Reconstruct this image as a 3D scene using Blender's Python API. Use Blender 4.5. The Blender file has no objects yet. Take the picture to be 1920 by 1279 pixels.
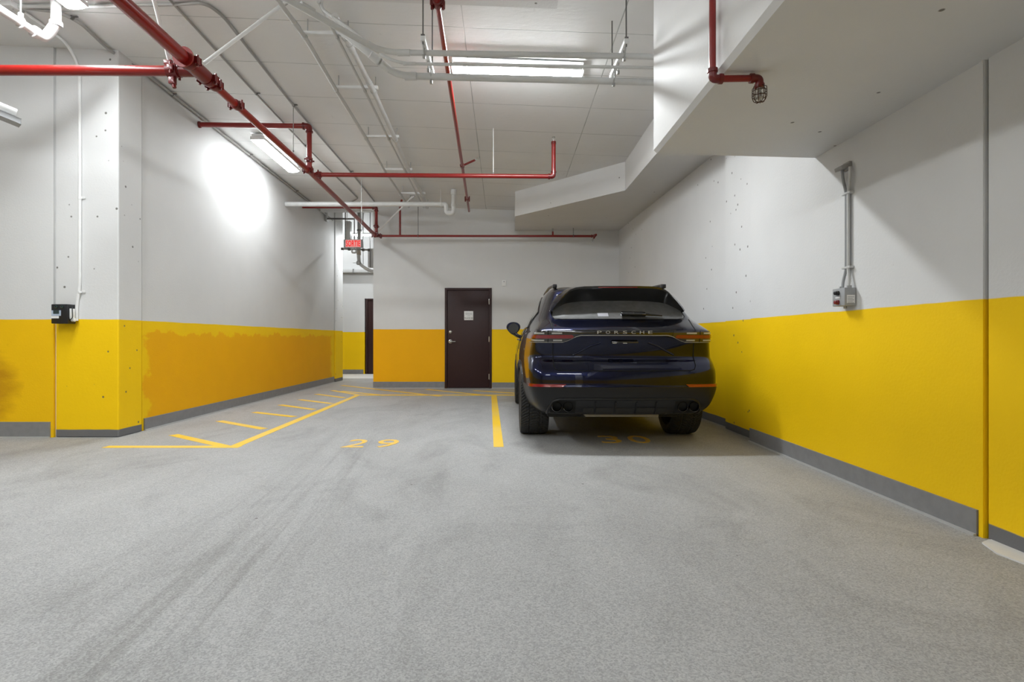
import bpy, bmesh, math, random
from mathutils import Vector, Matrix
random.seed(7)
SC = bpy.context.scene
COL = SC.collection
PI = math.pi

# ------------------------------------------------------------------ camera, world, exposure
FPX, CX, CY, H = 1025.0, 945.0, 636.0, 1.07          # focal length in pixels, vanishing point, eye height
cam_d = bpy.data.cameras.new('camera')
cam_d.sensor_width = 36.0
cam_d.lens = FPX / 1920 * 36.0
cam_d.shift_x = (960 - CX) / 1920
cam_d.shift_y = -(639.5 - CY) / 1920
cam_d.clip_start = 0.02
cam = bpy.data.objects.new('camera', cam_d)
COL.objects.link(cam)
cam.location = (0, 0, H)
cam.rotation_euler = (PI / 2, 0, 0)
SC.camera = cam
w = bpy.data.worlds.new('world')
SC.world = w
w.use_nodes = True
w.node_tree.nodes['Background'].inputs[0].default_value = (1, 1, 1, 1)
w.node_tree.nodes['Background'].inputs[1].default_value = 0.0
SC.view_settings.view_transform = 'Standard'
SC.view_settings.look = 'None'
SC.view_settings.gamma = 1.0
SC.view_settings.use_curve_mapping = False
SC.view_settings.exposure = 0.92
LAMP = 84.0                                            # radiance of the fluorescent diffusers


def P(px, py, d):
    """the point that stands at depth d behind pixel (px, py)"""
    return Vector(((px - CX) * d / FPX, d, H - (py - CY) * d / FPX))


def F(px, py):
    d = FPX * H / (py - CY)
    return Vector(((px - CX) * d / FPX, d, 0.0))


def CEIL(x, y):
    return H + 3.14 - 0.04 * x - 0.027 * y


def PC(px, py, below=0.0):
    """point on the ceiling (or below it) behind a pixel"""
    a = (CY - py) / FPX
    bx = (px - CX) / FPX
    d = (3.14 - below) / (a + 0.027 + 0.04 * bx)
    return P(px, py, d)


def PZ(px, py, zrel):
    return P(px, py, zrel * FPX / (CY - py))


# ------------------------------------------------------------------ materials
def nmat(name):
    m = bpy.data.materials.new(name)
    m.use_nodes = True
    nt = m.node_tree
    return m, nt, nt.nodes['Principled BSDF']


def N(nt, t, **kw):
    n = nt.nodes.new(t)
    for k, v in kw.items():
        setattr(n, k, v)
    return n


def L(nt, a, b):
    nt.links.new(a, b)


def setin(b, **kw):
    for k, v in kw.items():
        b.inputs[k.replace('_', ' ')].default_value = v


def rgba(c):
    return (c[0], c[1], c[2], 1.0)


def math_(nt, op, a, b=None, c=None):
    n = N(nt, 'ShaderNodeMath', operation=op)
    for i, v in enumerate((a, b, c)):
        if v is None:
            continue
        if isinstance(v, (int, float)):
            n.inputs[i].default_value = v
        else:
            L(nt, v, n.inputs[i])
    return n.outputs[0]


def mix_(nt, fac, a, b, mode='MIX'):
    n = N(nt, 'ShaderNodeMix', data_type='RGBA', blend_type=mode)
    for sock, v in ((n.inputs[0], fac), (n.inputs[6], a), (n.inputs[7], b)):
        if isinstance(v, (int, float)):
            sock.default_value = v
        elif isinstance(v, tuple):
            sock.default_value = rgba(v)
        else:
            L(nt, v, sock)
    return n.outputs[2]


def noise_(nt, vec, scale, detail=3.0, rough=0.55, dist=0.0):
    n = N(nt, 'ShaderNodeTexNoise')
    n.inputs['Scale'].default_value = scale
    n.inputs['Detail'].default_value = detail
    n.inputs['Roughness'].default_value = rough
    n.inputs['Distortion'].default_value = dist
    if vec is not None:
        L(nt, vec, n.inputs['Vector'])
    return n.outputs['Fac']


def ramp_(nt, fac, p0, p1, c0=0.0, c1=1.0):
    n = N(nt, 'ShaderNodeMapRange', clamp=True)
    n.inputs[1].default_value = p0
    n.inputs[2].default_value = p1
    n.inputs[3].default_value = c0
    n.inputs[4].default_value = c1
    L(nt, fac, n.inputs[0])
    return n.outputs[0]


def world_pos(nt):
    g = N(nt, 'ShaderNodeNewGeometry')
    s = N(nt, 'ShaderNodeSeparateXYZ')
    L(nt, g.outputs['Position'], s.inputs[0])
    return g.outputs['Position'], s.outputs[0], s.outputs[1], s.outputs[2]


def scale_vec(nt, vec, s):
    n = N(nt, 'ShaderNodeMapping')
    n.inputs['Scale'].default_value = s
    L(nt, vec, n.inputs['Vector'])
    return n.outputs[0]


def bump_(nt, b, height, strength, dist):
    n = N(nt, 'ShaderNodeBump')
    n.inputs['Strength'].default_value = strength
    n.inputs['Distance'].default_value = dist
    L(nt, height, n.inputs['Height'])
    L(nt, n.outputs[0], b.inputs['Normal'])


WHITE = (0.71, 0.71, 0.705)
YEL = (0.97, 0.615, 0.004)
ORG = (0.92, 0.45, 0.002)
BAND = (0.16, 0.16, 0.165)


def wall_mat(name, yellow=YEL, white=WHITE, zb=1.285, band=0.0, holes=0.0, patch=None, stain=None):
    m, nt, b = nmat(name)
    pos, x, y, z = world_pos(nt)
    n_edge = noise_(nt, pos, 3.0, 2.0)
    zz = math_(nt, 'ADD', z, math_(nt, 'MULTIPLY', math_(nt, 'SUBTRACT', n_edge, 0.5), 0.012))
    fac_y = ramp_(nt, zz, zb + 0.003, zb - 0.003)
    big = noise_(nt, pos, 1.3, 3.0)
    ycol = mix_(nt, ramp_(nt, big, 0.35, 0.7), yellow, tuple(c * 0.955 for c in yellow))
    if patch:
        # a coat of deeper paint with a brushed outline, kept below a ragged upper edge
        ya, yb, zt = patch
        rag = noise_(nt, scale_vec(nt, pos, (1, 2.2, 3.0)), 1.6, 5.0, 0.62)
        edge = math_(nt, 'ADD', z, math_(nt, 'MULTIPLY', math_(nt, 'SUBTRACT', rag, 0.5), 0.34))
        fz = ramp_(nt, edge, zt + 0.012, zt - 0.012)
        ragy = math_(nt, 'ADD', y, math_(nt, 'MULTIPLY', math_(nt, 'SUBTRACT', rag, 0.5), 0.7))
        fy = math_(nt, 'MULTIPLY', ramp_(nt, ragy, ya - 0.02, ya + 0.05), ramp_(nt, ragy, yb + 0.1, yb - 0.1))
        ycol = mix_(nt, math_(nt, 'MULTIPLY', fz, fy), ycol, mix_(nt, ramp_(nt, big, 0.35, 0.7), ORG, tuple(c * 0.95 for c in ORG)))
    if stain:
        sx, sz, sr, col = stain
        dx = math_(nt, 'MULTIPLY', math_(nt, 'SUBTRACT', x, sx), 1.0 / sr[0])
        dz = math_(nt, 'MULTIPLY', math_(nt, 'SUBTRACT', z, sz), 1.0 / sr[1])
        rr = math_(nt, 'ADD', math_(nt, 'MULTIPLY', dx, dx), math_(nt, 'MULTIPLY', dz, dz))
        rr = math_(nt, 'ADD', rr, math_(nt, 'MULTIPLY', noise_(nt, scale_vec(nt, pos, (1, 1, 3)), 3.0, 4.0), 1.2))
        ycol = mix_(nt, ramp_(nt, rr, 1.5, 0.8, 0.0, 0.75), ycol, col)
    wcol = mix_(nt, ramp_(nt, big, 0.3, 0.75), white, tuple(c * 0.94 for c in white))
    col = mix_(nt, fac_y, wcol, ycol)
    scuff = noise_(nt, scale_vec(nt, pos, (1, 1, 2.5)), 7.0, 6.0, 0.7)
    col = mix_(nt, ramp_(nt, scuff, 0.70, 0.80, 0.0, 0.30), col, (0.28, 0.2, 0.1), 'MULTIPLY')
    if band:
        col = mix_(nt, ramp_(nt, zz, band + 0.004, band - 0.004), col, BAND)
    hgt = noise_(nt, pos, 55.0, 4.0, 0.6)
    if holes:
        v = N(nt, 'ShaderNodeTexVoronoi', feature='F1')
        v.inputs['Scale'].default_value = 7.0
        L(nt, pos, v.inputs['Vector'])
        sel = N(nt, 'ShaderNodeSeparateColor')
        L(nt, v.outputs['Color'], sel.inputs[0])
        pit = math_(nt, 'MULTIPLY', ramp_(nt, v.outputs['Distance'], 0.11, 0.07),
                    math_(nt, 'GREATER_THAN', sel.outputs[0], 1.0 - holes))
        col = mix_(nt, math_(nt, 'MULTIPLY', pit, 0.85), col, (0.10, 0.09, 0.075))
        hgt = math_(nt, 'SUBTRACT', hgt, math_(nt, 'MULTIPLY', pit, 2.0))
    L(nt, col, b.inputs['Base Color'])
    setin(b, Roughness=0.6)
    b.inputs['Specular IOR Level'].default_value = 0.2
    bump_(nt, b, hgt, 0.3, 0.005)
    return m


def plain(name, col, rough=0.5, metal=0.0, coat=0.0, spec=0.5, noise=0.0, bump=0.0):
    m, nt, b = nmat(name)
    setin(b, Roughness=rough, Metallic=metal)
    b.inputs['Coat Weight'].default_value = coat
    b.inputs['Coat Roughness'].default_value = 0.04
    b.inputs['Specular IOR Level'].default_value = spec
    tc = N(nt, 'ShaderNodeTexCoord')
    f = noise_(nt, tc.outputs['Object'], 14.0, 3.0)
    k = noise or 0.06
    L(nt, mix_(nt, ramp_(nt, f, 0.3, 0.7), col, tuple(c * (1 - k) for c in col)), b.inputs['Base Color'])
    if bump:
        bump_(nt, b, noise_(nt, tc.outputs['Object'], 90.0, 2.0), bump, 0.002)
    return m


def emit(name, col, strength):
    m = bpy.data.materials.new(name)
    m.use_nodes = True
    nt = m.node_tree
    nt.nodes.clear()
    e = N(nt, 'ShaderNodeEmission')
    e.inputs[0].default_value = rgba(col)
    e.inputs[1].default_value = strength
    o = N(nt, 'ShaderNodeOutputMaterial')
    L(nt, e.outputs[0], o.inputs[0])
    return m


def floor_mat():
    m, nt, b = nmat('concrete_floor')
    pos, x, y, z = world_pos(nt)
    big = noise_(nt, scale_vec(nt, pos, (1.0, 0.8, 1.0)), 0.55, 4.0, 0.55, 0.6)
    mid = noise_(nt, scale_vec(nt, pos, (1.0, 0.35, 1.0)), 3.2, 5.0, 0.6, 0.4)
    fine = noise_(nt, pos, 170.0, 3.0, 0.75)
    grit = noise_(nt, pos, 420.0, 2.0, 0.8)
    base = mix_(nt, ramp_(nt, big, 0.3, 0.7), (0.375, 0.375, 0.371), (0.31, 0.308, 0.302))
    base = mix_(nt, ramp_(nt, mid, 0.35, 0.75, 0.0, 0.5), base, (0.43, 0.43, 0.425))
    # tyre tracks that swing from the lower left towards the free stall
    u = math_(nt, 'ADD', math_(nt, 'ADD', x, 1.05), math_(nt, 'MULTIPLY', y, 0.10))
    comb = N(nt, 'ShaderNodeCombineXYZ')
    L(nt, u, comb.inputs[0])
    L(nt, math_(nt, 'MULTIPLY', y, 0.03), comb.inputs[1])
    streak = noise_(nt, comb.outputs[0], 10.0, 5.0, 0.65)
    near = math_(nt, 'MULTIPLY', ramp_(nt, math_(nt, 'ABSOLUTE', u), 0.50, 0.15), ramp_(nt, y, 8.0, 3.5))
    tr = math_(nt, 'MULTIPLY', ramp_(nt, streak, 0.46, 0.66), near)
    base = mix_(nt, math_(nt, 'MULTIPLY', tr, 0.6), base, (0.19, 0.185, 0.175))
    smudge = noise_(nt, scale_vec(nt, pos, (0.9, 0.5, 1)), 1.5, 6.0, 0.65, 1.2)
    base = mix_(nt, ramp_(nt, smudge, 0.50, 0.72, 0.0, 0.55), base, (0.21, 0.208, 0.202))
    v = N(nt, 'ShaderNodeTexVoronoi')
    v.inputs['Scale'].default_value = 2.3
    L(nt, pos, v.inputs['Vector'])
    base = mix_(nt, ramp_(nt, v.outputs['Distance'], 0.026, 0.018, 0.0, 0.8), base, (0.08, 0.07, 0.06))
    vg = N(nt, 'ShaderNodeTexVoronoi')
    vg.inputs['Scale'].default_value = 165.0
    L(nt, pos, vg.inputs['Vector'])
    sg = N(nt, 'ShaderNodeSeparateColor')
    L(nt, vg.outputs['Color'], sg.inputs[0])
    grain = math_(nt, 'ADD', math_(nt, 'MULTIPLY', sg.outputs[0], 0.6), math_(nt, 'MULTIPLY', fine, 0.8))
    gv = ramp_(nt, grain, 0.35, 1.05, 0.74, 1.24)
    gc = N(nt, 'ShaderNodeCombineXYZ')
    for k in range(3):
        L(nt, gv, gc.inputs[k])
    base = mix_(nt, 1.0, base, gc.outputs[0], 'MULTIPLY')
    L(nt, base, b.inputs['Base Color'])
    setin(b, Roughness=0.62)
    b.inputs['Specular IOR Level'].default_value = 0.35
    bump_(nt, b, math_(nt, 'ADD', fine, grit), 0.35, 0.004)
    return m


def ceiling_mat(name, joints=True, xjoint=True):
    m, nt, b = nmat(name)
    pos, x, y, z = world_pos(nt)
    big = noise_(nt, pos, 0.9, 4.0)
    col = mix_(nt, ramp_(nt, big, 0.3, 0.7), (0.80, 0.80, 0.79), (0.74, 0.735, 0.725))
    sm = noise_(nt, scale_vec(nt, pos, (1.6, 0.5, 1)), 5.0, 6.0, 0.7)
    col = mix_(nt, ramp_(nt, sm, 0.66, 0.78, 0.0, 0.35), col, (0.30, 0.29, 0.27))
    h = noise_(nt, scale_vec(nt, pos, (0.6, 1.5, 1)), 16.0, 5.0, 0.6)
    if joints:
        wob = math_(nt, 'MULTIPLY', math_(nt, 'SUBTRACT', noise_(nt, pos, 2.0, 2.0), 0.5), 0.03)
        yy = math_(nt, 'ADD', math_(nt, 'ADD', y, wob), 0.72)
        fr = math_(nt, 'ABSOLUTE', math_(nt, 'SUBTRACT', math_(nt, 'FRACT', math_(nt, 'DIVIDE', yy, 0.8)), 0.5))
        ln = ramp_(nt, fr, 0.008, 0.003)
        fr2 = math_(nt, 'ABSOLUTE', math_(nt, 'SUBTRACT', math_(nt, 'FRACT', math_(nt, 'DIVIDE', math_(nt, 'ADD', x, 1.11 + 0.02), 1.48)), 0.5))
        ln2 = math_(nt, 'MULTIPLY', ramp_(nt, fr2, 0.005, 0.0015), ramp_(nt, x, -0.6, -0.5))
        ln = math_(nt, 'MAXIMUM', ln, ln2)
        brk = noise_(nt, pos, 1.7, 3.0)
        ln = math_(nt, 'MULTIPLY', ln, ramp_(nt, brk, 0.3, 0.6, 0.25, 1.0))
        col = mix_(nt, math_(nt, 'MULTIPLY', ln, 0.8), col, (0.25, 0.265, 0.25))
        h = math_(nt, 'SUBTRACT', h, math_(nt, 'MULTIPLY', ln, 1.5))
    L(nt, col, b.inputs['Base Color'])
    setin(b, Roughness=0.5)
    bump_(nt, b, h, 0.35, 0.008)
    return m


M = {}
M['floor'] = floor_mat()
M['ceiling'] = ceiling_mat('painted_slab')
M['soffit'] = wall_mat('soffit_paint', zb=-5.0, white=(0.69, 0.685, 0.675), holes=0.10)
M['wall'] = wall_mat('wall_paint')
M['wall_orange'] = wall_mat('wall_paint_deep', yellow=ORG)
M['wall_left'] = wall_mat('wall_paint_patched', patch=(6.42, 13.35, 1.14))
M['wall_side'] = wall_mat('wall_paint_side', stain=(-5.75, 0.55, (0.55, 0.55), (0.45, 0.20, 0.005)), yellow=(0.92, 0.54, 0.004))
M['column'] = wall_mat('column_paint', band=0.085, holes=0.6)
M['concrete_band'] = plain('grey_base_paint', BAND, 0.6)
M['groove'] = plain('joint_sealant', (0.10, 0.085, 0.07), 0.8)
M['vinyl'] = plain('grey_vinyl_base', (0.24, 0.24, 0.247), 0.45, noise=0.15)
M['alu'] = plain('aluminium_strip', (0.55, 0.55, 0.54), 0.4, 0.3)
M['lane'] = None
M['red'] = plain('red_pipe_paint', (0.23, 0.007, 0.005), 0.3, coat=0.25)
M['red_dark'] = plain('red_fitting_paint', (0.14, 0.0045, 0.0045), 0.35, coat=0.2, bump=0.2)
M['white_pipe'] = plain('white_painted_pipe', (0.80, 0.80, 0.79), 0.4)
M['pvc'] = plain('white_pvc', (0.70, 0.70, 0.69), 0.3)
M['conduit'] = plain('grey_painted_conduit', (0.60, 0.60, 0.59), 0.35)
M['conduit_dark'] = plain('weathered_conduit', (0.36, 0.35, 0.335), 0.45)
M['steel'] = plain('zinc_steel', (0.42, 0.42, 0.41), 0.4, 0.6)
M['steel_dark'] = plain('dark_threaded_rod', (0.16, 0.155, 0.15), 0.5, 0.5)
M['door'] = plain('brown_door_paint', (0.040, 0.0175, 0.017), 0.42, spec=0.3, noise=0.12)
M['frame'] = plain('brown_frame_paint', (0.042, 0.019, 0.018), 0.45, spec=0.3)
M['chrome'] = plain('satin_chrome', (0.72, 0.72, 0.71), 0.22, 1.0)
M['plate'] = plain('white_plate', (0.82, 0.82, 0.81), 0.35)
M['ink'] = plain('black_ink', (0.03, 0.03, 0.035), 0.6)
M['greyink'] = plain('grey_ink', (0.30, 0.30, 0.33), 0.6)
M['black'] = plain('black_plastic', (0.012, 0.012, 0.014), 0.35)
M['box_grey'] = plain('grey_enclosure', (0.36, 0.37, 0.38), 0.42)
M['label_blue'] = plain('pale_blue_label', (0.42, 0.50, 0.62), 0.4)
M['lcd'] = plain('dark_display', (0.01, 0.03, 0.03), 0.15, coat=0.6)
M['btn_red'] = plain('red_button', (0.20, 0.008, 0.012), 0.3)
M['lamp'] = emit('fluorescent_diffuser', (0.93, 0.975, 1.0), LAMP)
M['lamp_low'] = emit('lowered_fluorescent_diffuser', (0.93, 0.975, 1.0), LAMP * 0.45)  # emission lowered to shrink the left wall hot spot and calm the passage
M['lamp_row'] = emit('dimmer_fluorescent_diffuser', (0.93, 0.975, 1.0), LAMP * 0.64)
M['sign_face'] = emit('sign_backlight', (1.0, 0.40, 0.37), 0.42)
M['sign_red'] = emit('sign_letters', (0.80, 0.004, 0.008), 0.6)
M['brown_rust'] = plain('bronze_wire', (0.07, 0.035, 0.02), 0.45, 0.5)
M['tan'] = plain('tan_pipe_wrap', (0.50, 0.42, 0.33), 0.6)
M['step'] = plain('pale_concrete', (0.72, 0.715, 0.70), 0.6)


def lane_mat():
    m, nt, b = nmat('yellow_lane_paint')
    pos, x, y, z = world_pos(nt)
    n1 = noise_(nt, pos, 60.0, 4.0, 0.7)
    n2 = noise_(nt, pos, 1.2, 3.0)
    c = mix_(nt, ramp_(nt, n2, 0.35, 0.65), (0.84, 0.52, 0.012), (0.82, 0.55, 0.09))
    c = mix_(nt, ramp_(nt, n1, 0.58, 0.72, 0.0, 0.7), c, (0.44, 0.42, 0.36))
    L(nt, c, b.inputs['Base Color'])
    setin(b, Roughness=0.55)
    return m


M['lane'] = lane_mat()


def lane_worn():
    m, nt, b = nmat('worn_number_paint')
    pos, x, y, z = world_pos(nt)
    n1 = noise_(nt, pos, 28.0, 5.0, 0.7)
    c = mix_(nt, ramp_(nt, n1, 0.45, 0.62, 0.0, 0.6), (0.86, 0.50, 0.02), (0.47, 0.44, 0.34))
    L(nt, c, b.inputs['Base Color'])
    setin(b, Roughness=0.6)
    return m


M['lane_worn'] = lane_worn()


# ------------------------------------------------------------------ object helpers
def wloc(o):
    v = Vector((0, 0, 0))
    while o is not None:
        v = v + o.location
        o = o.parent
    return v


def link_mesh(name, bm, mat, parent=None, smooth=True, angle=0.7):
    """one mesh object out of a bmesh given in world coordinates"""
    bmesh.ops.recalc_face_normals(bm, faces=bm.faces[:])
    me = bpy.data.meshes.new(name)
    o = bpy.data.objects.new(name, me)
    COL.objects.link(o)
    if parent is not None:
        o.parent = parent
        off = wloc(parent)
    else:
        lo = Vector((1e9,) * 3)
        hi = Vector((-1e9,) * 3)
        for v in bm.verts:
            for i in range(3):
                lo[i] = min(lo[i], v.co[i])
                hi[i] = max(hi[i], v.co[i])
        off = Vector(((lo.x + hi.x) / 2, (lo.y + hi.y) / 2, lo.z))
        o.location = off
    for v in bm.verts:
        v.co -= off
    bm.to_mesh(me)
    bm.free()
    me.materials.append(mat)
    if smooth:
        for p in me.polygons:
            p.use_smooth = True
        try:
            me.set_sharp_from_angle(angle=angle)
        except Exception:
            pass
    return o


def tag(o, label, cat, group=None, kind=None):
    o['label'] = label
    o['category'] = cat
    if group:
        o['group'] = group
    if kind:
        o['kind'] = kind
    return o


def thing(name, label, cat, loc=(0, 0, 0), group=None):
    o = bpy.data.objects.new(name, None)
    COL.objects.link(o)
    o.location = loc
    o.empty_display_size = 0.1
    return tag(o, label, cat, group)


def struct(name, bm, mat, label, cat, parent=None, smooth=False):
    o = link_mesh(name, bm, mat, parent, smooth)
    if parent is None:
        tag(o, label, cat, kind='structure')
    return o


def nb():
    return bmesh.new()


def box(bm, a, b, bevel=0.0):
    a = Vector(a)
    b = Vector(b)
    lo = Vector((min(a.x, b.x), min(a.y, b.y), min(a.z, b.z)))
    hi = Vector((max(a.x, b.x), max(a.y, b.y), max(a.z, b.z)))
    r = bmesh.ops.create_cube(bm, size=1.0)
    vs = r['verts']
    for v in vs:
        for i in range(3):
            v.co[i] = lo[i] + (v.co[i] + 0.5) * (hi[i] - lo[i])
    if bevel:
        es = list({e for v in vs for e in v.link_edges})
        bmesh.ops.bevel(bm, geom=es, offset=bevel, segments=2, affect='EDGES', profile=0.5)
    return bm


def obox(bm, c, ux, uy, uz, bevel=0.0):
    """oriented box: centre and three half-extent vectors"""
    r = bmesh.ops.create_cube(bm, size=2.0)
    for v in r['verts']:
        v.co = Vector(c) + ux * v.co.x + uy * v.co.y + uz * v.co.z
    if bevel:
        es = list({e for v in r['verts'] for e in v.link_edges})
        bmesh.ops.bevel(bm, geom=es, offset=bevel, segments=2, affect='EDGES', profile=0.5)
    return bm


def prism(bm, poly, z0, z1):
    n = len(poly)
    za = z0 if callable(z0) else (lambda x, y: z0)
    zb = z1 if callable(z1) else (lambda x, y: z1)
    lo = [bm.verts.new((p[0], p[1], za(p[0], p[1]))) for p in poly]
    hi = [bm.verts.new((p[0], p[1], zb(p[0], p[1]))) for p in poly]
    for i in range(n):
        j = (i + 1) % n
        bm.faces.new((lo[i], lo[j], hi[j], hi[i]))
    bm.faces.new(list(reversed(lo)))
    bm.faces.new(hi)
    return bm


def fillet(pts, r, n=6):
    pts = [Vector(p) for p in pts]
    if r <= 0 or len(pts) < 3:
        return pts
    out = [pts[0]]
    for i in range(1, len(pts) - 1):
        a, b, c = pts[i - 1], pts[i], pts[i + 1]
        u = (a - b)
        v = (c - b)
        rr = min(r, u.length * 0.48, v.length * 0.48)
        p0 = b + u.normalized() * rr
        p1 = b + v.normalized() * rr
        for k in range(n + 1):
            t = k / n
            out.append(p0 * (1 - t) ** 2 + b * 2 * t * (1 - t) + p1 * t * t)
    out.append(pts[-1])
    return out


def tube(bm, pts, rad, seg=14, r=0.0, caps=True, nf=6):
    pts = fillet(pts, r, nf)
    rads = rad if isinstance(rad, (list, tuple)) else [rad] * len(pts)
    n = len(pts)
    T = []
    for i in range(n):
        a = pts[max(i - 1, 0)]
        b = pts[min(i + 1, n - 1)]
        T.append((b - a).normalized())
    ref = Vector((0, 0, 1)) if abs(T[0].z) < 0.9 else Vector((1, 0, 0))
    nrm = (ref - T[0] * ref.dot(T[0])).normalized()
    rings = []
    for i in range(n):
        nrm = (nrm - T[i] * nrm.dot(T[i])).normalized()
        bi = T[i].cross(nrm)
        rings.append([bm.verts.new(pts[i] + (nrm * math.cos(2 * PI * k / seg) + bi * math.sin(2 * PI * k / seg)) * rads[i]) for k in range(seg)])
    for i in range(n - 1):
        for k in range(seg):
            j = (k + 1) % seg
            bm.faces.new((rings[i][k], rings[i][j], rings[i + 1][j], rings[i + 1][k]))
    if caps:
        bm.faces.new(list(reversed(rings[0])))
        bm.faces.new(rings[-1])
    return bm


def lathe(bm, prof, o, axis, seg=24, close=True):
    """prof: list of (radius, distance along axis)"""
    axis = Vector(axis).normalized()
    ref = Vector((0, 0, 1)) if abs(axis.z) < 0.9 else Vector((1, 0, 0))
    u = (ref - axis * ref.dot(axis)).normalized()
    v = axis.cross(u)
    rings = []
    for (rad, t) in prof:
        rings.append([bm.verts.new(Vector(o) + axis * t + (u * math.cos(2 * PI * k / seg) + v * math.sin(2 * PI * k / seg)) * max(rad, 1e-4)) for k in range(seg)])
    for i in range(len(rings) - 1):
        for k in range(seg):
            j = (k + 1) % seg
            bm.faces.new((rings[i][k], rings[i][j], rings[i + 1][j], rings[i + 1][k]))
    if close:
        bm.faces.new(list(reversed(rings[0])))
        bm.faces.new(rings[-1])
    return bm


def torus(bm, c, axis, R, r, seg=24, ring=8):
    axis = Vector(axis).normalized()
    ref = Vector((0, 0, 1)) if abs(axis.z) < 0.9 else Vector((1, 0, 0))
    u = (ref - axis * ref.dot(axis)).normalized()
    v = axis.cross(u)
    rows = []
    for i in range(seg):
        a = 2 * PI * i / seg
        d = u * math.cos(a) + v * math.sin(a)
        rows.append([bm.verts.new(Vector(c) + d * (R + r * math.cos(2 * PI * k / ring)) + axis * r * math.sin(2 * PI * k / ring)) for k in range(ring)])
    for i in range(seg):
        for k in range(ring):
            bm.faces.new((rows[i][k], rows[(i + 1) % seg][k], rows[(i + 1) % seg][(k + 1) % ring], rows[i][(k + 1) % ring]))
    return bm


def text_bm(body, width, height, depth, o, ux, uz, un, bold=0.0, spacing=1.0, bm=None):
    """letters fitted into width x height, lower-left corner at o, reading along ux, up along uz, un = outwards"""
    cu = bpy.data.curves.new('lettering', 'FONT')
    cu.body = body
    cu.size = 1.0
    cu.extrude = 0.5
    cu.offset = bold
    cu.space_character = spacing
    cu.resolution_u = 3
    ob = bpy.data.objects.new('lettering', cu)
    COL.objects.link(ob)
    dg = bpy.context.evaluated_depsgraph_get()
    dg.update()
    me = ob.evaluated_get(dg).to_mesh()
    t = bmesh.new()
    t.from_mesh(me)
    ob.evaluated_get(dg).to_mesh_clear()
    bpy.data.objects.remove(ob)
    bpy.data.curves.remove(cu)
    xs = [v.co.x for v in t.verts]
    ys = [v.co.y for v in t.verts]
    x0, x1, y0, y1 = min(xs), max(xs), min(ys), max(ys)
    for v in t.verts:
        a = (v.co.x - x0) / (x1 - x0) * width
        b = (v.co.y - y0) / (y1 - y0) * height
        c = (v.co.z + 0.5) * depth
        v.co = Vector(o) + Vector(ux) * a + Vector(uz) * b + Vector(un) * c
    if bm is None:
        return t
    me2 = bpy.data.meshes.new('tmp')
    t.to_mesh(me2)
    t.free()
    bm.from_mesh(me2)
    bpy.data.meshes.remove(me2)
    return bm


X, Y, Z = Vector((1, 0, 0)), Vector((0, 1, 0)), Vector((0, 0, 1))
YB = 11.92                                            # face of the back wall
XL, XR = -4.22, 2.58                                  # left wall, right wall
TOP = 4.62

# ------------------------------------------------------------------ the setting
floor = struct('floor', box(nb(), (-9.3, -9.3, -0.2), (3.2, 17.2, 0.0)), M['floor'], 'grey worn concrete garage floor with yellow stall lines', 'floor')

bm = nb()
prism(bm, [(-9.3, -9.3), (3.2, -9.3), (3.2, 12.5), (-9.3, 12.5)], CEIL, lambda x, y: CEIL(x, y) + 0.25)
ceiling = struct('ceiling', bm, M['ceiling'], 'pale painted concrete slab ceiling with form joints', 'ceiling')
struct('ceiling_corridor', box(nb(), (-7.2, 12.5, 4.95), (3.2, 17.2, 5.15)), M['ceiling'], 'higher white ceiling over the passage behind the exit sign', 'ceiling')
struct('trim_1', box(nb(), (-7.2, 12.45, 3.99), (3.2, 12.6, 5.0)), M['soffit'], 'white upstand where the slab ceiling ends above the passage', 'ceiling edge')

# left side
struct('wall_left', box(nb(), (XL - 0.25, 6.372, 0), (XL, 13.58, TOP)), M['wall_left'], 'long white wall with patchy orange and yellow lower band at the left', 'wall')
struct('wall_side', box(nb(), (-9.2, 5.945, 0), (-4.90, 6.25, TOP)), M['wall_side'], 'white and yellow wall facing forward left of the square column', 'wall')
struct('column', box(nb(), (-4.885, 5.955, 0), (XL + 0.02, 6.345, TOP), 0.012), M['column'], 'square pitted concrete column, white over yellow, beside the black reader', 'column')
struct('column_passage', box(nb(), (XL - 0.3, 13.62, 0), (XL + 0.02, 14.25, TOP + 0.4), 0.01), M['column'], 'narrow white and yellow column end at the far left passage', 'column')
struct('trim_2', box(nb(), (XL - 0.2, 6.34, 0), (XL - 0.012, 6.375, TOP)), M['groove'], 'dark expansion joint between left column and long wall', 'joint')
struct('trim_3', box(nb(), (-4.90, 5.975, 0), (-4.885, 6.2, TOP)), M['soffit'], 'sealed vertical joint behind the black reader box', 'joint')
# behind the lens
struct('wall_west', box(nb(), (-9.3, -9.3, 0), (-9.1, 6.0, TOP)), M['wall'], 'white and yellow wall at the garage driveway', 'wall')
struct('wall_front', box(nb(), (-9.3, -9.3, 0), (3.2, -9.1, TOP)), M['wall'], 'white and yellow end wall across the driveway', 'wall')
struct('column_driveway', box(nb(), (0.55, -4.6, 0), (0.95, -4.0, TOP), 0.012), M['column'], 'square white and yellow column standing in the driveway', 'column')

# back wall with a door opening
DX0, DX1, DZ = -1.29, -0.267, 2.186
bm = nb()
box(bm, (-2.85, YB, 0), (DX0 + 0.005, YB + 0.25, TOP))
struct('wall_back', bm, M['wall_orange'], 'white wall with orange lower band left of the brown door', 'wall')
bm = nb()
box(bm, (DX1 - 0.005, YB, 0), (3.2, YB + 0.25, TOP))
box(bm, (DX0 + 0.005, YB, DZ - 0.005), (DX1 - 0.005, YB + 0.25, TOP))
struct('wall_back_right', bm, M['wall'], 'white and yellow back wall above and right of the brown door', 'wall')
struct('wall_closet', box(nb(), (DX0 - 0.1, YB + 0.25, 0), (DX1 + 0.1, YB + 0.35, 2.4)), M['black'], 'dark room behind the brown door', 'wall')

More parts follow.
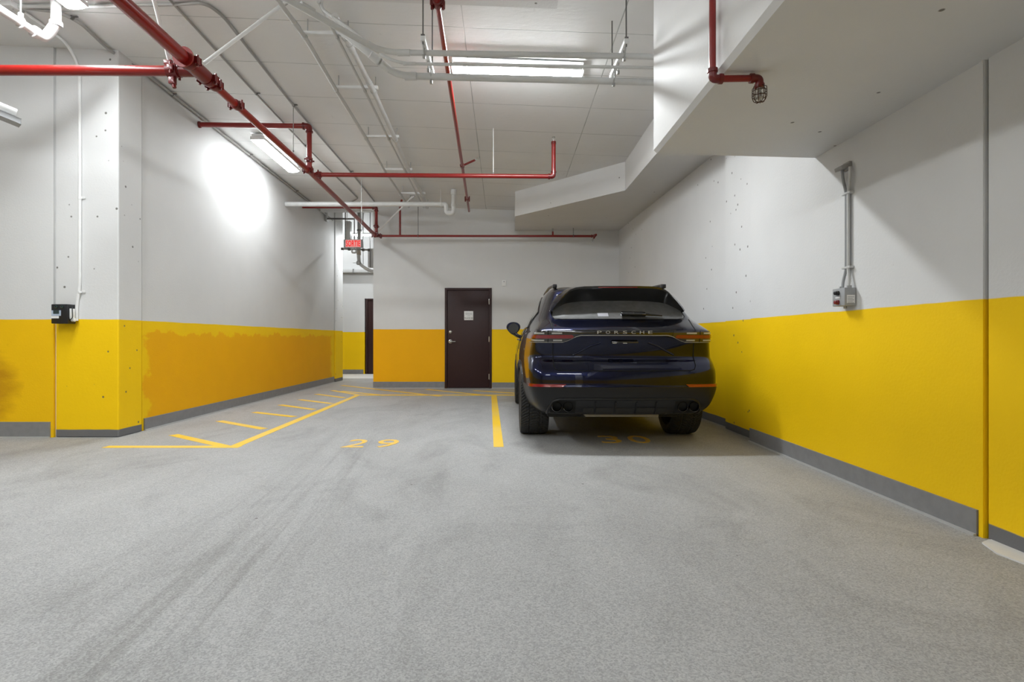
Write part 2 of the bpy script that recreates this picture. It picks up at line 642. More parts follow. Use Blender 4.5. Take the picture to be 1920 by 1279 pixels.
# right wall, in three stretches
struct('wall_right', box(nb(), (XR, 2.935, 0), (XR + 0.3, 5.72, TOP)), M['wall'], 'white and yellow right wall panel with the grey control box', 'wall')
struct('column_near', box(nb(), (XR + 0.006, -9.2, 0), (XR + 0.4, 2.922, TOP), 0.008), M['column'], 'pitted white and yellow concrete nearest the viewer at the right', 'column')
struct('trim_4', box(nb(), (XR + 0.03, 2.90, 0), (XR + 0.3, 2.94, TOP)), M['groove'], 'vertical joint in the right wall beside the pitted concrete', 'joint')
struct('trim_5', box(nb(), (XR - 0.006, 2.937, 0.0), (XR + 0.01, 2.965, 2.57)), M['wall'], 'flat cover strip along the joint of the right wall', 'joint cover')
struct('column_car', box(nb(), (XR + 0.07, 5.70, 0), (XR + 0.4, 6.55, TOP), 0.01), M['column'], 'shallow pitted column on the right wall beside the car', 'column')
bm = nb()
prism(bm, [(2.72, 6.5), (3.1, 6.5), (3.1, 12.1), (2.50, 12.1)], 0, TOP)
struct('wall_right_far', bm, wall_mat('far_right_paint', band=0.1, holes=0.2), 'white and yellow far right wall beside the parked car', 'wall')

# passage behind the exit sign
struct('wall_passage', box(nb(), (-7.2, 16.6, 0), (-4.23, 16.85, 5.1)), M['wall'], 'bright white and yellow wall at the end of the passage', 'wall')
bm = nb()
box(bm, (-3.05, 16.6, 0), (3.2, 16.85, 5.1))
box(bm, (-4.23, 16.6, 2.30), (-3.05, 16.85, 5.1))
struct('wall_passage_right', bm, M['wall'], 'white wall over and beyond the far brown door', 'wall')
struct('wall_passage_side', box(nb(), (-7.2, 12.5, 0), (-7.0, 16.8, 5.1)), M['wall'], 'white and yellow side wall of the passage', 'wall')
struct('trim_6', box(nb(), (-6.9, 14.75, 0.0), (-2.0, 16.58, 0.012)), M['step'], 'pale painted floor strip in the passage', 'floor strip')
struct('wall_passage_end', box(nb(), (2.9, 12.2, 0), (3.1, 16.8, 5.1)), M['wall'], 'white and yellow wall closing the hidden end of the passage', 'wall')

# big soffit over the right of the stall
bm = nb()
prof = lambda xl, y: [(xl + 0.028, y, 2.57), (xl, y, 2.598), (xl, y, 4.5), (XR + 0.06, y, 4.5), (XR + 0.06, y, 2.57)]
A = [bm.verts.new(p) for p in prof(1.235, -8.9)]
B = [bm.verts.new(p) for p in [(1.21 + 0.028, 4.42, 2.57), (1.21, 4.42, 2.598), (1.21, 4.42, 4.5), (XR + 0.06, 4.53, 4.5), (XR + 0.06, 4.53, 2.57)]]
for i in range(5):
    j = (i + 1) % 5
    bm.faces.new((A[i], A[j], B[j], B[i]))
bm.faces.new(A)
bm.faces.new(list(reversed(B)))
sof = struct('ceiling_soffit', bm, M['soffit'], 'deep white boxed soffit hanging over the right of the picture', 'soffit')
link_mesh('joint_line', box(nb(), (1.218, 3.043, 2.62), (1.2245, 3.057, 4.25)), M['conduit_dark'], sof, smooth=False)
# shallow thickening of the slab at the top of the picture
ya, xa_, xb_ = PC(900, 11, 0.05).y, PC(640, 11, 0.05).x, PC(1045, 11, 0.05).x
bm = nb()
prism(bm, [(xa_, 3.2), (xb_, 3.2), (xb_, ya), (xa_, ya)], lambda x, y: CEIL(x, y) - 0.05, lambda x, y: CEIL(x, y) + 0.02)
struct('trim_7', bm, M['soffit'], 'shallow slab thickening at the top edge over the conduits', 'slab edge')
# soffit over the back corner
bm = nb()
prism(bm, [(0.215, 10.55), (1.93, 8.71), (1.97, 4.8), (2.75, 4.8), (2.66, YB + 0.02), (0.235, YB + 0.02)], 3.44, 4.45)
struct('ceiling_bulkhead', bm, M['soffit'], 'white bulkhead with a slanting face over the car', 'bulkhead')


def baseboard(name, pts, h, label, t=0.014):
    """vinyl strip along a wall line with an aluminium toe"""
    bm = nb()
    tb = nb()
    for a, b in zip(pts[:-1], pts[1:]):
        a = Vector(a)
        b = Vector(b)
        d = (b - a).normalized()
        n = Vector((-d.y, d.x, 0))
        mid = (a + b) / 2
        obox(bm, mid + n * t / 2 + Z * (h / 2 + 0.006), d * (b - a).length / 2, n * t / 2, Z * h / 2)
        obox(tb, mid + n * (t + 0.007) + Z * 0.006, d * (b - a).length / 2, n * 0.009, Z * 0.006)
    o = struct(name, bm, M['vinyl'], label, 'baseboard')
    link_mesh('toe_strip', tb, M['alu'], o, smooth=False)
    return o


baseboard('baseboard_right', [(XR, 2.97, 0), (XR, 5.715, 0)], 0.135, 'grey vinyl baseboard along the right wall')
baseboard('baseboard_left', [(XL, 13.55, 0), (XL, 6.40, 0)], 0.135, 'grey vinyl baseboard along the long left wall')
baseboard('baseboard_side', [(-4.93, 5.945, 0), (-9.0, 5.945, 0)], 0.165, 'grey vinyl baseboard left of the square column')
baseboard('baseboard_back', [(DX0 - 0.004, YB, 0), (-2.85, YB, 0)], 0.135, 'grey vinyl baseboard left of the brown door')
baseboard('baseboard_back_right', [(2.50, YB, 0), (DX1 + 0.004, YB, 0)], 0.12, 'grey vinyl baseboard right of the brown door')
baseboard('baseboard_passage', [(-4.27, 16.6, 0), (-6.9, 16.6, 0)], 0.14, 'grey baseboard at the end of the passage')


# ------------------------------------------------------------------ paint on the floor
_sz = [0.0015]


def stripe(name, a, b, wdt, mat=None, z=0.002):
    _sz[0] += 0.00015
    z = _sz[0]
    a = Vector((a[0], a[1], 0))
    b = Vector((b[0], b[1], 0))
    d = (b - a).normalized()
    n = Vector((-d.y, d.x, 0)) * wdt / 2
    bm = nb()
    prism(bm, [(a - n)[:2], (b - n)[:2], (b + n)[:2], (a + n)[:2]], 0.0, z)
    return link_mesh(name, bm, mat or M['lane'], floor, smooth=False)


stripe('stall_line', (-3.96, 5.43), (-2.62, 5.43), 0.105)
stripe('stall_line', (-2.685, 5.40), (-2.79, 10.42), 0.105)
stripe('stall_line', (-0.053, 5.42), (-0.19, 10.35), 0.10)
stripe('stall_line', (-2.85, 10.45), (2.2, 10.45), 0.16)
HATCH = [((325, 815.5), (422, 837.3)), ((411, 789.5), (495, 804.5)), ((476.5, 773.2), (552, 781.7)), ((525, 759.4), (589, 768.2)),
         ((562, 749.6), (622, 757)), ((593, 739.2), (646, 746)), ((622.5, 732.4), (673, 740.8)), ((640.5, 722.8), (826, 743.3)),
         ((640.0, 733.6), (722, 741.8)), ((800, 730.4), (922, 742.6)), ((889, 732.6), (966, 737.6))]
for a, b in HATCH:
    stripe('hatch_line', F(*a), F(*b), 0.10, z=0.003)
for num, x0, wd, gap, y0 in (('29', -1.62, 0.22, 0.09, 5.40), ('30', 1.02, 0.22, 0.09, 5.63)):
    bm = nb()
    for i, ch in enumerate(num):
        text_bm(ch, wd, 0.42, 0.0025, (x0 + i * (wd + gap), y0, 0.0), X, Y, Z, bm=bm)
    link_mesh('stall_number', bm, M['lane_worn'], floor, smooth=False)

# irregular pale patch at the foot of the near column
bm = nb()
pp = [(2.57, 2.90), (2.50, 2.86), (2.45, 2.72), (2.47, 2.55), (2.51, 2.38), (2.47, 2.15), (2.59, 2.0), (2.59, 2.9)]
prism(bm, pp, 0.0, 0.008)
link_mesh('concrete_patch', bm, M['step'], floor, smooth=False)


# ------------------------------------------------------------------ doors
def make_door(name, x0, x1, yf, h, depth, label, full=True):
    root = bpy.data.objects.new(name, None)
    COL.objects.link(root)
    root.location = ((x0 + x1) / 2, yf, 0)
    tag(root, label, 'door', kind='structure')
    bm = nb()
    fw = 0.05
    box(bm, (x0, yf - 0.018, 0), (x0 + fw, yf + depth, h), 0.003)
    box(bm, (x1 - fw, yf - 0.018, 0), (x1, yf + depth, h), 0.003)
    box(bm, (x0 + fw, yf - 0.018, h - fw), (x1 - fw, yf + depth, h), 0.003)
    link_mesh('door_frame', bm, M['frame'], root)
    leaf = link_mesh('door_leaf', box(nb(), (x0 + fw + 0.003, yf + 0.004, 0.012), (x1 - fw - 0.003, yf + 0.048, h - fw - 0.003), 0.003), M['door'], root)
    return root, leaf


d1, leaf = make_door('door_1', DX0, DX1, YB, DZ, 0.2, 'dark brown steel door with a white plate in the back wall')
yl = YB + 0.004
pz = lambda py: H - (py - CY) * YB / FPX
px_ = lambda px: (px - CX) * YB / FPX
bm = nb()
c = Vector((px_(844.5), yl, pz(622.5)))
lathe(bm, [(0.034, 0), (0.034, 0.008), (0.024, 0.014), (0.016, 0.02)], c, -Y, 20)
link_mesh('deadbolt', bm, M['chrome'], leaf)
bm = nb()
c = Vector((px_(844.5), yl, pz(640.5)))
lathe(bm, [(0.042, 0), (0.042, 0.01), (0.026, 0.016), (0.015, 0.03), (0.015, 0.055)], c, -Y, 20)
tube(bm, [c - Y * 0.05, c - Y * 0.055 + X * 0.03, c - Y * 0.052 + X * 0.115], 0.0105, 10, 0.02)
link_mesh('lever_handle', bm, M['chrome'], leaf)
for py in (565.5, 636, 706.5):
    bm = nb()
    c = Vector((DX1 - 0.052, yl - 0.006, pz(py)))
    tube(bm, [c - Z * 0.062, c + Z * 0.062], 0.009, 10)
    box(bm, c + Vector((-0.016, 0.002, -0.058)), c + Vector((0.014, 0.008, 0.058)))
    link_mesh('hinge', bm, M['chrome'], leaf)
bm = nb()
s0 = Vector((px_(870.3), yl, pz(600.3)))
SW, SH = 17.0 * YB / FPX, 16.8 * YB / FPX
box(bm, s0, s0 + Vector((SW, -0.006, SH)), 0.002)
plate = link_mesh('sign_plate', bm, M['plate'], leaf)
bm = text_bm('PLACE 29', SW * 0.88, SH * 0.13, 0.002, s0 + Vector((SW * 0.06, -0.006, SH * 0.16)), X, Z, -Y, bold=0.012)
link_mesh('sign_lettering', bm, M['ink'], plate, smooth=False)
bm = nb()
for zf, x0f, x1f, hh in ((0.74, 0.12, 0.88, 0.075), (0.61, 0.14, 0.86, 0.06), (0.46, 0.36, 0.68, 0.05)):
    xx = x0f
    while xx < x1f - 0.03:
        ww = random.uniform(0.025, 0.055)
        box(bm, s0 + Vector((SW * xx, -0.0055, SH * zf)), s0 + Vector((SW * min(xx + ww, x1f), -0.0075, SH * (zf + hh))))
        xx += ww + 0.016
link_mesh('small_print', bm, M['greyink'], plate, smooth=False)

d2, leaf2 = make_door('door_2', -4.195, -3.12, 16.6, 2.30, 0.2, 'dark brown door at the end of the passage')


# ------------------------------------------------------------------ fluorescent fixtures
def fixture(a, b, label, lamp='lamp', wd=0.21, group='fluorescent wrap fixtures'):
    """wrap-around fixture between ceiling points a and b"""
    a = Vector(a)
    b = Vector(b)
    mid = (a + b) / 2
    d = (b - a).normalized()
    s = d.cross(Z).normalized()
    up = s.cross(d).normalized()
    if up.z < 0:
        up = -up
    ln = (b - a).length / 2
    t = thing('fluorescent_light', label, 'ceiling light', mid, group)
    bm = nb()
    obox(bm, mid - up * 0.012, d * (ln + 0.01), s * (wd * 0.40), up * 0.040, 0.004)
    for e in (-1, 1):
        obox(bm, mid + s * e * (wd / 2 - 0.004) - up * 0.042, d * ln, s * 0.004, up * 0.018)
    link_mesh('housing', bm, M['white_pipe'], t)
    bm = nb()
    n = 12
    rows = []
    for e in (-1, 1):
        ring = []
        for k in range(n + 1):
            an = PI * k / n
            ring.append(bm.verts.new(mid + d * e * ln + s * (wd / 2 - 0.009) * math.cos(an) * (1 - 0.1 * math.sin(an)) - up * (0.053 + 0.034 * math.sin(an) ** 0.6)))
        rows.append(ring)
    for k in range(n):
        bm.faces.new((rows[0][k], rows[0][k + 1], rows[1][k + 1], rows[1][k]))
    bm.faces.new(rows[0])
    bm.faces.new(list(reversed(rows[1])))
    bm.faces.new((rows[0][0], rows[1][0], rows[1][n], rows[0][n]))
    link_mesh('diffuser', bm, M[lamp], t)
    for e in (-1, 1):
        bm = nb()
        obox(bm, mid + d * e * (ln + 0.008) - up * 0.036, d * 0.006, s * (wd * 0.5), up * 0.026, 0.003)
        link_mesh('end_cap', bm, M['white_pipe'], t)
    return t


def on_ceiling(x, y):
    return Vector((x, y, CEIL(x, y) - 0.048))


fixture(on_ceiling(-0.54, 5.87), on_ceiling(0.83, 5.87), 'bright fluorescent fixture behind the three white conduits, middle of ceiling')
fixture(on_ceiling(-3.66, 8.12), on_ceiling(-3.66, 9.50), 'bright fluorescent fixture behind the diagonal red main, near the left wall', 'lamp_low')
fixture(on_ceiling(-3.93, 3.62), on_ceiling(-3.93, 5.02), 'fluorescent fixture cut by the top edge above the square column', 'lamp_row')
fixture(on_ceiling(-3.93, 1.2), on_ceiling(-3.93, 2.6), 'added unseen fluorescent fixture over the driveway, next before the one above the column', 'lamp_row')  # added fixture, fills out the row to brighten the right wall
fixture(on_ceiling(-3.93, -1.2), on_ceiling(-3.93, 0.2), 'fluorescent fixture over the driveway left of the viewer', 'lamp_row')
fixture(on_ceiling(-0.5, -2.9), on_ceiling(0.9, -2.9), 'fluorescent fixture over the driveway behind the viewer', 'lamp_row')
fixture(on_ceiling(-3.2, -5.6), on_ceiling(-1.8, -5.6), 'fluorescent fixture over the far driveway', 'lamp_row')
fixture(Vector((-3.95, 14.3, 3.86)), Vector((-2.6, 14.3, 3.86)), 'glowing fluorescent fixture in the passage behind the exit sign', 'lamp_low')
fixture(Vector((-5.6, 15.4, 4.94)), Vector((-4.3, 15.4, 4.94)), 'fluorescent fixture under the high passage ceiling', 'lamp_low')

pl = [o for o in COL.objects if o.name.startswith('fluorescent_light') and 'passage behind' in o['label']][0]
for xx in (-3.7, -2.85):
    bm = nb()
    tube(bm, [(xx, 14.3, 3.84), (xx, 14.3, 4.948)], 0.006, 8)
    link_mesh('hanger_rod', bm, M['steel'], pl)

# ------------------------------------------------------------------ red sprinkler pipes
XM = -2.72


def main_z(y):
    # the main hangs parallel to the slab
    if y < 7.6:
        return H + 2.42 + (2.345 - 2.42) * (y - 3.0) / 4.6
    return H + 2.345 + (2.19 - 2.345) * (y - 7.6) / 4.02


def MP(y):
    return Vector((XM, y, main_z(y)))


def coupling(c, axis, r, parent, name='coupling', bolts=True):
    axis = Vector(axis).normalized()
    bm = nb()
    lathe(bm, [(r * 1.02, -0.034), (r * 1.28, -0.03), (r * 1.34, -0.012), (r * 1.34, 0.012), (r * 1.28, 0.03), (r * 1.02, 0.034)], c, axis, 20)
    if bolts:
        ref = Vector((0, 0, 1)) if abs(axis.z) < 0.7 else Vector((1, 0, 0))
        u = axis.cross(ref).normalized()
        for s in (-1, 1):
            p = Vector(c) + u * s * r * 1.52
            obox(bm, p, u * r * 0.28, axis * 0.026, axis.cross(u) * 0.026, 0.006)
            tube(bm, [p - axis.cross(u) * 0.05, p + axis.cross(u) * 0.05], 0.011, 8)
    return link_mesh(name, bm, M['red_dark'], parent)


def elbow_fit(pts, r, parent, name='elbow'):
    """a fitting around a bend: three points, the middle one the corner"""
    bm = nb()
    a, b, c = [Vector(p) for p in pts]
    u = (a - b).normalized()
    v = (c - b).normalized()
    e = r * 2.4
    tube(bm, [b + u * e, b, b + v * e], r * 1.22, 16, e * 0.9)
    for q in (u, v):
        lathe(bm, [(r * 1.2, -0.012), (r * 1.5, -0.01), (r * 1.5, 0.01), (r * 1.2, 0.012)], b + q * e, q, 16)
    return link_mesh(name, bm, M['red_dark'], parent)


def pipe(pts, r, parent, name='pipe', mat='red', fil=0.0, seg=16):
    bm = nb()
    tube(bm, pts, r, seg, fil)
    return link_mesh(name, bm, M[mat], parent)


def sprinkler_up(base, parent, hgt=0.07, axis=Z):
    axis = Vector(axis).normalized()
    ref = X if abs(axis.x) < 0.7 else Z
    u = (ref - axis * ref.dot(axis)).normalized()
    bm = nb()
    b = Vector(base)
    lathe(bm, [(0.014, 0), (0.016, 0.012), (0.010, 0.02)], b, axis, 12)
    for s in (-1, 1):
        tube(bm, [b + axis * 0.018, b + axis * 0.035 + u * s * 0.016, b + axis * 0.052 + u * s * 0.012, b + axis * 0.06], 0.0035, 6)
    lathe(bm, [(0.004, 0.018), (0.004, 0.055)], b, axis, 8)
    lathe(bm, [(0.004, 0.058), (0.024, 0.06), (0.022, 0.064), (0.004, 0.066)], b, axis, 16)
    return link_mesh('sprinkler_head', bm, M['steel'], parent)


# the main
t = thing('sprinkler_main', 'thick red sprinkler main running away diagonally under the ceiling', 'sprinkler pipe', MP(4.87), 'red sprinkler pipework')
pipe([MP(1.6), MP(4.86)], 0.055, t)
pipe([MP(4.86), MP(7.6), MP(11.60)], 0.0365, t)
MJ = MP(4.87)
ax = (MP(5.5) - MP(4.2)).normalized()
bm = nb()
tube(bm, [MJ - ax * 0.13, MJ + ax * 0.10], 0.066, 20)
tube(bm, [MJ, MJ - X * 0.16], 0.052, 18)
link_mesh('tee_fitting', bm, M['red_dark'], t)
coupling(MJ - ax * 0.17, ax, 0.056, t)
bm = nb()
lathe(bm, [(0.056, -0.008), (0.088, -0.008), (0.088, 0.008), (0.056, 0.008)], MJ - ax * 0.235, ax, 28)
link_mesh('flange', bm, M['red'], t)
coupling(MJ + ax * 0.15, ax, 0.048, t)
coupling(MJ + ax * 0.26, ax, 0.040, t)
coupling(MP(5.55), ax, 0.038, t)
coupling(MP(7.58), ax, 0.036, t)
coupling(MP(11.52), ax, 0.040, t)

# left branch
zb = MJ.z
t = thing('sprinkler_branch', 'horizontal red pipe crossing in front of the square column', 'sprinkler pipe', (-4.5, 4.87, zb), 'red sprinkler pipework')
pipe([(-9.05, 4.87, zb + 0.02), (XM - 0.17, 4.87, zb)], 0.0445, t)
coupling((XM - 0.21, 4.87, zb), X, 0.045, t)
bm = nb()
c = P(321, 133, 4.87)
lathe(bm, [(0.046, -0.03), (0.062, -0.026), (0.062, 0.026), (0.046, 0.03)], c, X, 20)
obox(bm, c - Z * 0.085 + X * 0.012, X * 0.026, Y * 0.024, Z * 0.035, 0.005)
obox(bm, c + Z * 0.072 - X * 0.02, X * 0.035, Y * 0.024, Z * 0.02, 0.005)
tube(bm, [c - Z * 0.10 + X * 0.016, c - Z * 0.15 + X * 0.03], 0.017, 10)
link_mesh('brace_clamp', bm, M['red_dark'], t)


def brace(a, b, label, r=0.017, mat='white_pipe'):
    t = thing('sway_brace', label, 'pipe brace', a, 'white sway braces')
    a = Vector(a)
    b = Vector(b)
    bm = nb()
    tube(bm, [a, b], r, 12)
    link_mesh('brace_pipe', bm, M[mat], t)
    d = (b - a).normalized()
    s = d.cross(Y).normalized()
    bm = nb()
    obox(bm, b - d * 0.01, d * 0.05, s * 0.024, d.cross(s) * 0.005, 0.002)
    obox(bm, Vector((b.x, b.y, CEIL(b.x, b.y) - 0.008)), X * 0.05, Y * 0.03, Z * 0.006, 0.002)
    link_mesh('ceiling_bracket', bm, M['steel'], t)
    return t


c = P(318, 116, 4.87)
b_ = P(262, -30, 4.3)
b_.z = CEIL(b_.x, b_.y) - 0.02
brace(c, b_, 'white sway brace rising from the clamp on the left red branch')
c = MJ + Vector((0.05, 0.0, 0.07))
bx = P(520, -30, 5.1)
brace(c, Vector((c.x + 0.72, 4.95, CEIL(c.x + 0.72, 4.95) - 0.015)), 'white sway brace slanting up to the right from the red tee')
c = MP(11.56) + Vector((0.03, -0.02, 0.05))
e = P(772, 371, 11.0)
brace(c, Vector((e.x, 11.1, CEIL(e.x, 11.1) - 0.02)), 'thin white sway brace at the far end of the red main', 0.016)

# riser with branch to the left wall
dB = 7.56
J2 = MP(7.56)
t = thing('sprinkler_riser', 'red riser with an elbowed arm into the long left wall', 'sprinkler pipe', J2, 'red sprinkler pipework')
top = H + (CY - 236.5) * dB / FPX
xr = P(580, 240, dB).x
pipe([(xr, dB, J2.z + 0.02), (xr, dB, top), (XL + 0.002, dB, top + 0.02)], 0.034, t, fil=0.1)
elbow_fit([(xr, dB, J2.z), (xr, dB, top), (XL, dB, top)], 0.033, t)
coupling((xr, dB, J2.z + 0.13), Z, 0.034, t)
bm = nb()
lathe(bm, [(0.034, 0), (0.045, 0.002), (0.045, 0.02), (0.034, 0.03)], (XL + 0.001, dB, top + 0.02), X, 18)
link_mesh('wall_collar', bm, M['red_dark'], t)

# arm to the right with upright head
t = thing('sprinkler_cross_pipe', 'red horizontal arm with an upright end in the middle of the ceiling', 'sprinkler pipe', J2, 'red sprinkler pipework')
xe = P(1038, 331, 7.6).x
za, ze = P(600, 327.5, 7.6).z, P(1038, 331, 7.6).z
zt = P(1040, 268, 7.6).z
pipe([(XM + 0.09, 7.6, za), (xe, 7.6, ze), (xe, 7.6, zt)], 0.030, t, fil=0.07)
elbow_fit([(0, 7.6, ze), (xe, 7.6, ze), (xe, 7.6, zt)], 0.026, t)
coupling((XM + 0.15, 7.6, za), X, 0.032, t)
bm = nb()
lathe(bm, [(0.024, -0.02), (0.034, -0.018), (0.034, 0.018), (0.024, 0.02)], (xe, 7.6, zt), Z, 16)
link_mesh('reducer', bm, M['red_dark'], t)
sprinkler_up((xe, 7.6, zt + 0.018), t)

# second line on the middle of the ceiling
pa, pb = P(815, -30, 4.02), PZ(879.5, 396, 2.68)
pb = P(879.5, 396, 11.3)
t = thing('sprinkler_line', 'slim red pipe running from the top edge back to the far wall', 'sprinkler pipe', pb, 'red sprinkler pipework')
pipe([pa, pb], 0.0225, t)
dr = (pb - pa).normalized()
c = pa + dr * ((PZ(822, 4, 2.62).y - pa.y) / dr.y)
coupling(c, dr, 0.028, t, 'clamp')
q = pa + dr * ((8.3 - pa.y) / dr.y)
c2 = q
bm = nb()
lathe(bm, [(0.023, -0.04), (0.034, -0.036), (0.034, 0.036), (0.023, 0.04)], c2, dr, 16)
tube(bm, [c2, c2 + Vector((0.20, -0.06, 0.07))], 0.016, 10)
link_mesh('outlet', bm, M['red_dark'], t)
sprinkler_up(c2 + Vector((0.20, -0.06, 0.07)), t, axis=Vector((0.20, -0.06, 0.07)))
q = pa + dr * ((10.3 - pa.y) / dr.y)
coupling(q, dr, 0.024, t)

# back pipe along the far wall
yb = 11.60
zb0 = MP(11.6).z
t = thing('sprinkler_back_pipe', 'red horizontal pipe along the back wall above the brown door', 'sprinkler pipe', (0, yb, zb0), 'red sprinkler pipework')
xe = P(1113, 445, yb).x
pipe([(XM, yb, zb0), (xe, yb, zb0 - 0.005), (xe + 0.02, yb - 0.18, zb0 - 0.012)], 0.024, t, fil=0.05)
elbow_fit([(0, yb, zb0 - 0.005), (xe + 0.01, yb, zb0 - 0.005), (xe + 0.02, yb - 0.2, zb0 - 0.012)], 0.022, t)
coupling((XM + 0.1, yb, zb0), X, 0.03, t)
c = Vector((xe + 0.02, yb - 0.17, zb0 - 0.02))
tube_b = nb()
tube(tube_b, [c, c + Vector((-0.05, 0, -0.07))], 0.016, 10)
link_mesh('drop_nipple', tube_b, M['red_dark'], t)
sprinkler_up(c + Vector((-0.05, 0, -0.07)), t, axis=Vector((-0.4, 0, -0.7)))
xu = P(1036.5, 440, yb).x
pipe([(xu, yb, zb0), (xu, yb, zb0 + 0.09)], 0.018, t, 'upright_nipple')
sprinkler_up((xu, yb, zb0 + 0.09), t)
xv = P(750, 440, yb).x
zc = CEIL(xv, yb)
pipe([(xv, yb, zb0), (xv, yb, zc - 0.13), (xv + 0.10, yb - 0.35, zc - 0.06)], 0.022, t, 'riser', fil=0.05)
for px in (784, 1075):
    xx = P(px, 440, yb).x
    zz = 3.43 if px > 1000 else CEIL(xx, yb) - 0.004
    bm = nb()
    tube(bm, [(xx, yb, zb0 + 0.05), (xx, yb, zz)], 0.006, 8)
    torus(bm, (xx, yb, zb0 + 0.005), X, 0.034, 0.006, 18, 6)
    link_mesh('hanger_rod', bm, M['steel_dark'], t)

# riser near the far left
yk = 11.45
t = thing('sprinkler_far_riser', 'red riser and arm under the white drain at the far left wall', 'sprinkler pipe', (XM, yk, zb0), 'red sprinkler pipework')
zt = P(706, 389, yk).z
pipe([(XM + 0.045, yk, zb0 + 0.05), (XM + 0.045, yk, zt), (XL + 0.003, yk, zt + 0.01)], 0.030, t, fil=0.08)
elbow_fit([(XM + 0.045, yk, zb0), (XM + 0.045, yk, zt), (XL, yk, zt)], 0.030, t)
coupling((XM + 0.045, yk, zb0 + 0.17), Z, 0.034, t)

# right pipe with caged head under the soffit
dP = 3.07
xv = P(1336, 100, dP).x
zl = P(1340, 148, dP).z
xh = P(1424, 147, dP).x
t = thing('sprinkler_drop', 'red drop pipe with a wire-caged sprinkler under the white soffit', 'sprinkler pipe', (xv, dP, zl), 'red sprinkler pipework')
pipe([(xv, dP, CEIL(xv, dP) - 0.005), (xv, dP, zl), (xh, dP, zl + 0.004), (xh, dP, zl - 0.05)], 0.0185, t, fil=0.04)
elbow_fit([(xv, dP, 4), (xv, dP, zl), (xh, dP, zl)], 0.019, t)
elbow_fit([(xv, dP, zl), (xh, dP, zl + 0.003), (xh, dP, zl - 0.1)], 0.018, t)
sprinkler_up((xh, dP, zl - 0.045), t, axis=-Z)
bm = nb()
for k in range(8):
    an = 2 * PI * k / 8 + 0.2
    u = Vector((math.cos(an), math.sin(an), 0))
    c = Vector((xh, dP, zl))
    tube(bm, [c + u * 0.02 - Z * 0.042, c + u * 0.037 - Z * 0.046, c + u * 0.038 - Z * 0.10, c + u * 0.028 - Z * 0.128, c + u * 0.004 - Z * 0.13], 0.0022, 6, 0.012)
for dz, rr in ((0.07, 0.038), (0.098, 0.038)):
    torus(bm, (xh, dP, zl - dz), Z, rr, 0.0022, 22, 6)
link_mesh('wire_cage', bm, M['brown_rust'], t)

# ------------------------------------------------------------------ white drains
dD = 10.55
t = thing('drain_pipe', 'white drain pipe with a P-trap crossing under the far ceiling', 'drain pipe', P(700, 384, dD), 'white drain pipes')
zd = P(600, 383, dD).z
x0, x1, x2 = XL + 0.004, P(838, 384, dD).x, P(850, 384, dD).x
zbm = P(843, 400, dD).z
zup = CEIL(x2, dD) - 0.003
xa = P(834, 384, dD).x
bm = nb()
tube(bm, [(x0, dD, zd), (P(826, 384, dD).x, dD, zd)], 0.045, 18)
link_mesh('pipe', bm, M['pvc'], t)
bm = nb()
xq = P(837, 384, dD).x
xs = P(850.5, 384, dD).x
tube(bm, [(P(826, 384, dD).x, dD, zd), (xq, dD, zd), (xq, dD, zbm), (xs, dD, zbm), (xs, dD, zd)], 0.043, 18, 0.075, nf=8)
link_mesh('trap', bm, M['pvc'], t)
bm = nb()
tube(bm, [(xs, dD, zd), (xs, dD, zup)], 0.043, 18)
lathe(bm, [(0.043, -0.05), (0.056, -0.048), (0.056, 0.048), (0.043, 0.05)], (xs, dD, zup - 0.06), Z, 18)
lathe(bm, [(0.043, -0.03), (0.05, -0.028), (0.05, 0.028), (0.043, 0.03)], (xs, dD, zd - 0.02), Z, 18)
link_mesh('riser', bm, M['pvc'], t)
bm = nb()
xc = P(826.5, 384, dD).x
torus(bm, (xc, dD, zd), X, 0.052, 0.006, 24, 6)
tube(bm, [(xc, dD - 0.05, zd), (xc, dD - 0.03, zd + 0.09), (xc, dD, zd + 0.12), (xc, dD + 0.03, zd + 0.09), (xc, dD + 0.05, zd)], 0.005, 6)
tube(bm, [(xc, dD, zd + 0.10), (xc, dD, CEIL(xc, dD) - 0.003)], 0.005, 8)
link_mesh('clevis_hanger', bm, M['white_pipe'], t)

dE = 5.05
p0, p1, p2 = P(-90, -40, 4.3), P(84, 72, 5.05), P(105, 45, 5.05)
t = thing('drain_pipe', 'white drain pipe with an elbow at the top left corner, over the column', 'drain pipe', p1, 'white drain pipes')
zc = CEIL(p2.x, p2.y) - 0.003
bm = nb()
tube(bm, [p0, p1 + (p0 - p1).normalized() * 0.08], 0.036, 18)
link_mesh('pipe', bm, M['pvc'], t)
bm = nb()
tube(bm, [p1 + (p0 - p1).normalized() * 0.1, p1, Vector((p2.x, p2.y, p2.z))], 0.044, 18, 0.09)
for q, ax in ((p1 + (p0 - p1).normalized() * 0.09, p0 - p1), (p2 + Z * 0.0, Z)):
    lathe(bm, [(0.04, -0.022), (0.052, -0.02), (0.052, 0.02), (0.04, 0.022)], q, ax, 18)
link_mesh('elbow', bm, M['pvc'], t)
bm = nb()
tube(bm, [p2 - Z * 0.02, Vector((p2.x, p2.y, zc))], 0.04, 18)
link_mesh('riser', bm, M['pvc'], t)
bm = nb()
hc = p1 + (p0 - p1) * ((84 - 33) / 174.0)
torus(bm, hc, p0 - p1, 0.043, 0.008, 22, 6)
tube(bm, [hc + Z * 0.04, hc + Z * 0.085], 0.02, 8)
tube(bm, [hc + Z * 0.05, Vector((hc.x, hc.y, CEIL(hc.x, hc.y) - 0.003))], 0.006, 8)
link_mesh('clevis_hanger', bm, M['white_pipe'], t)

# ------------------------------------------------------------------ conduits
ZC = 2.38


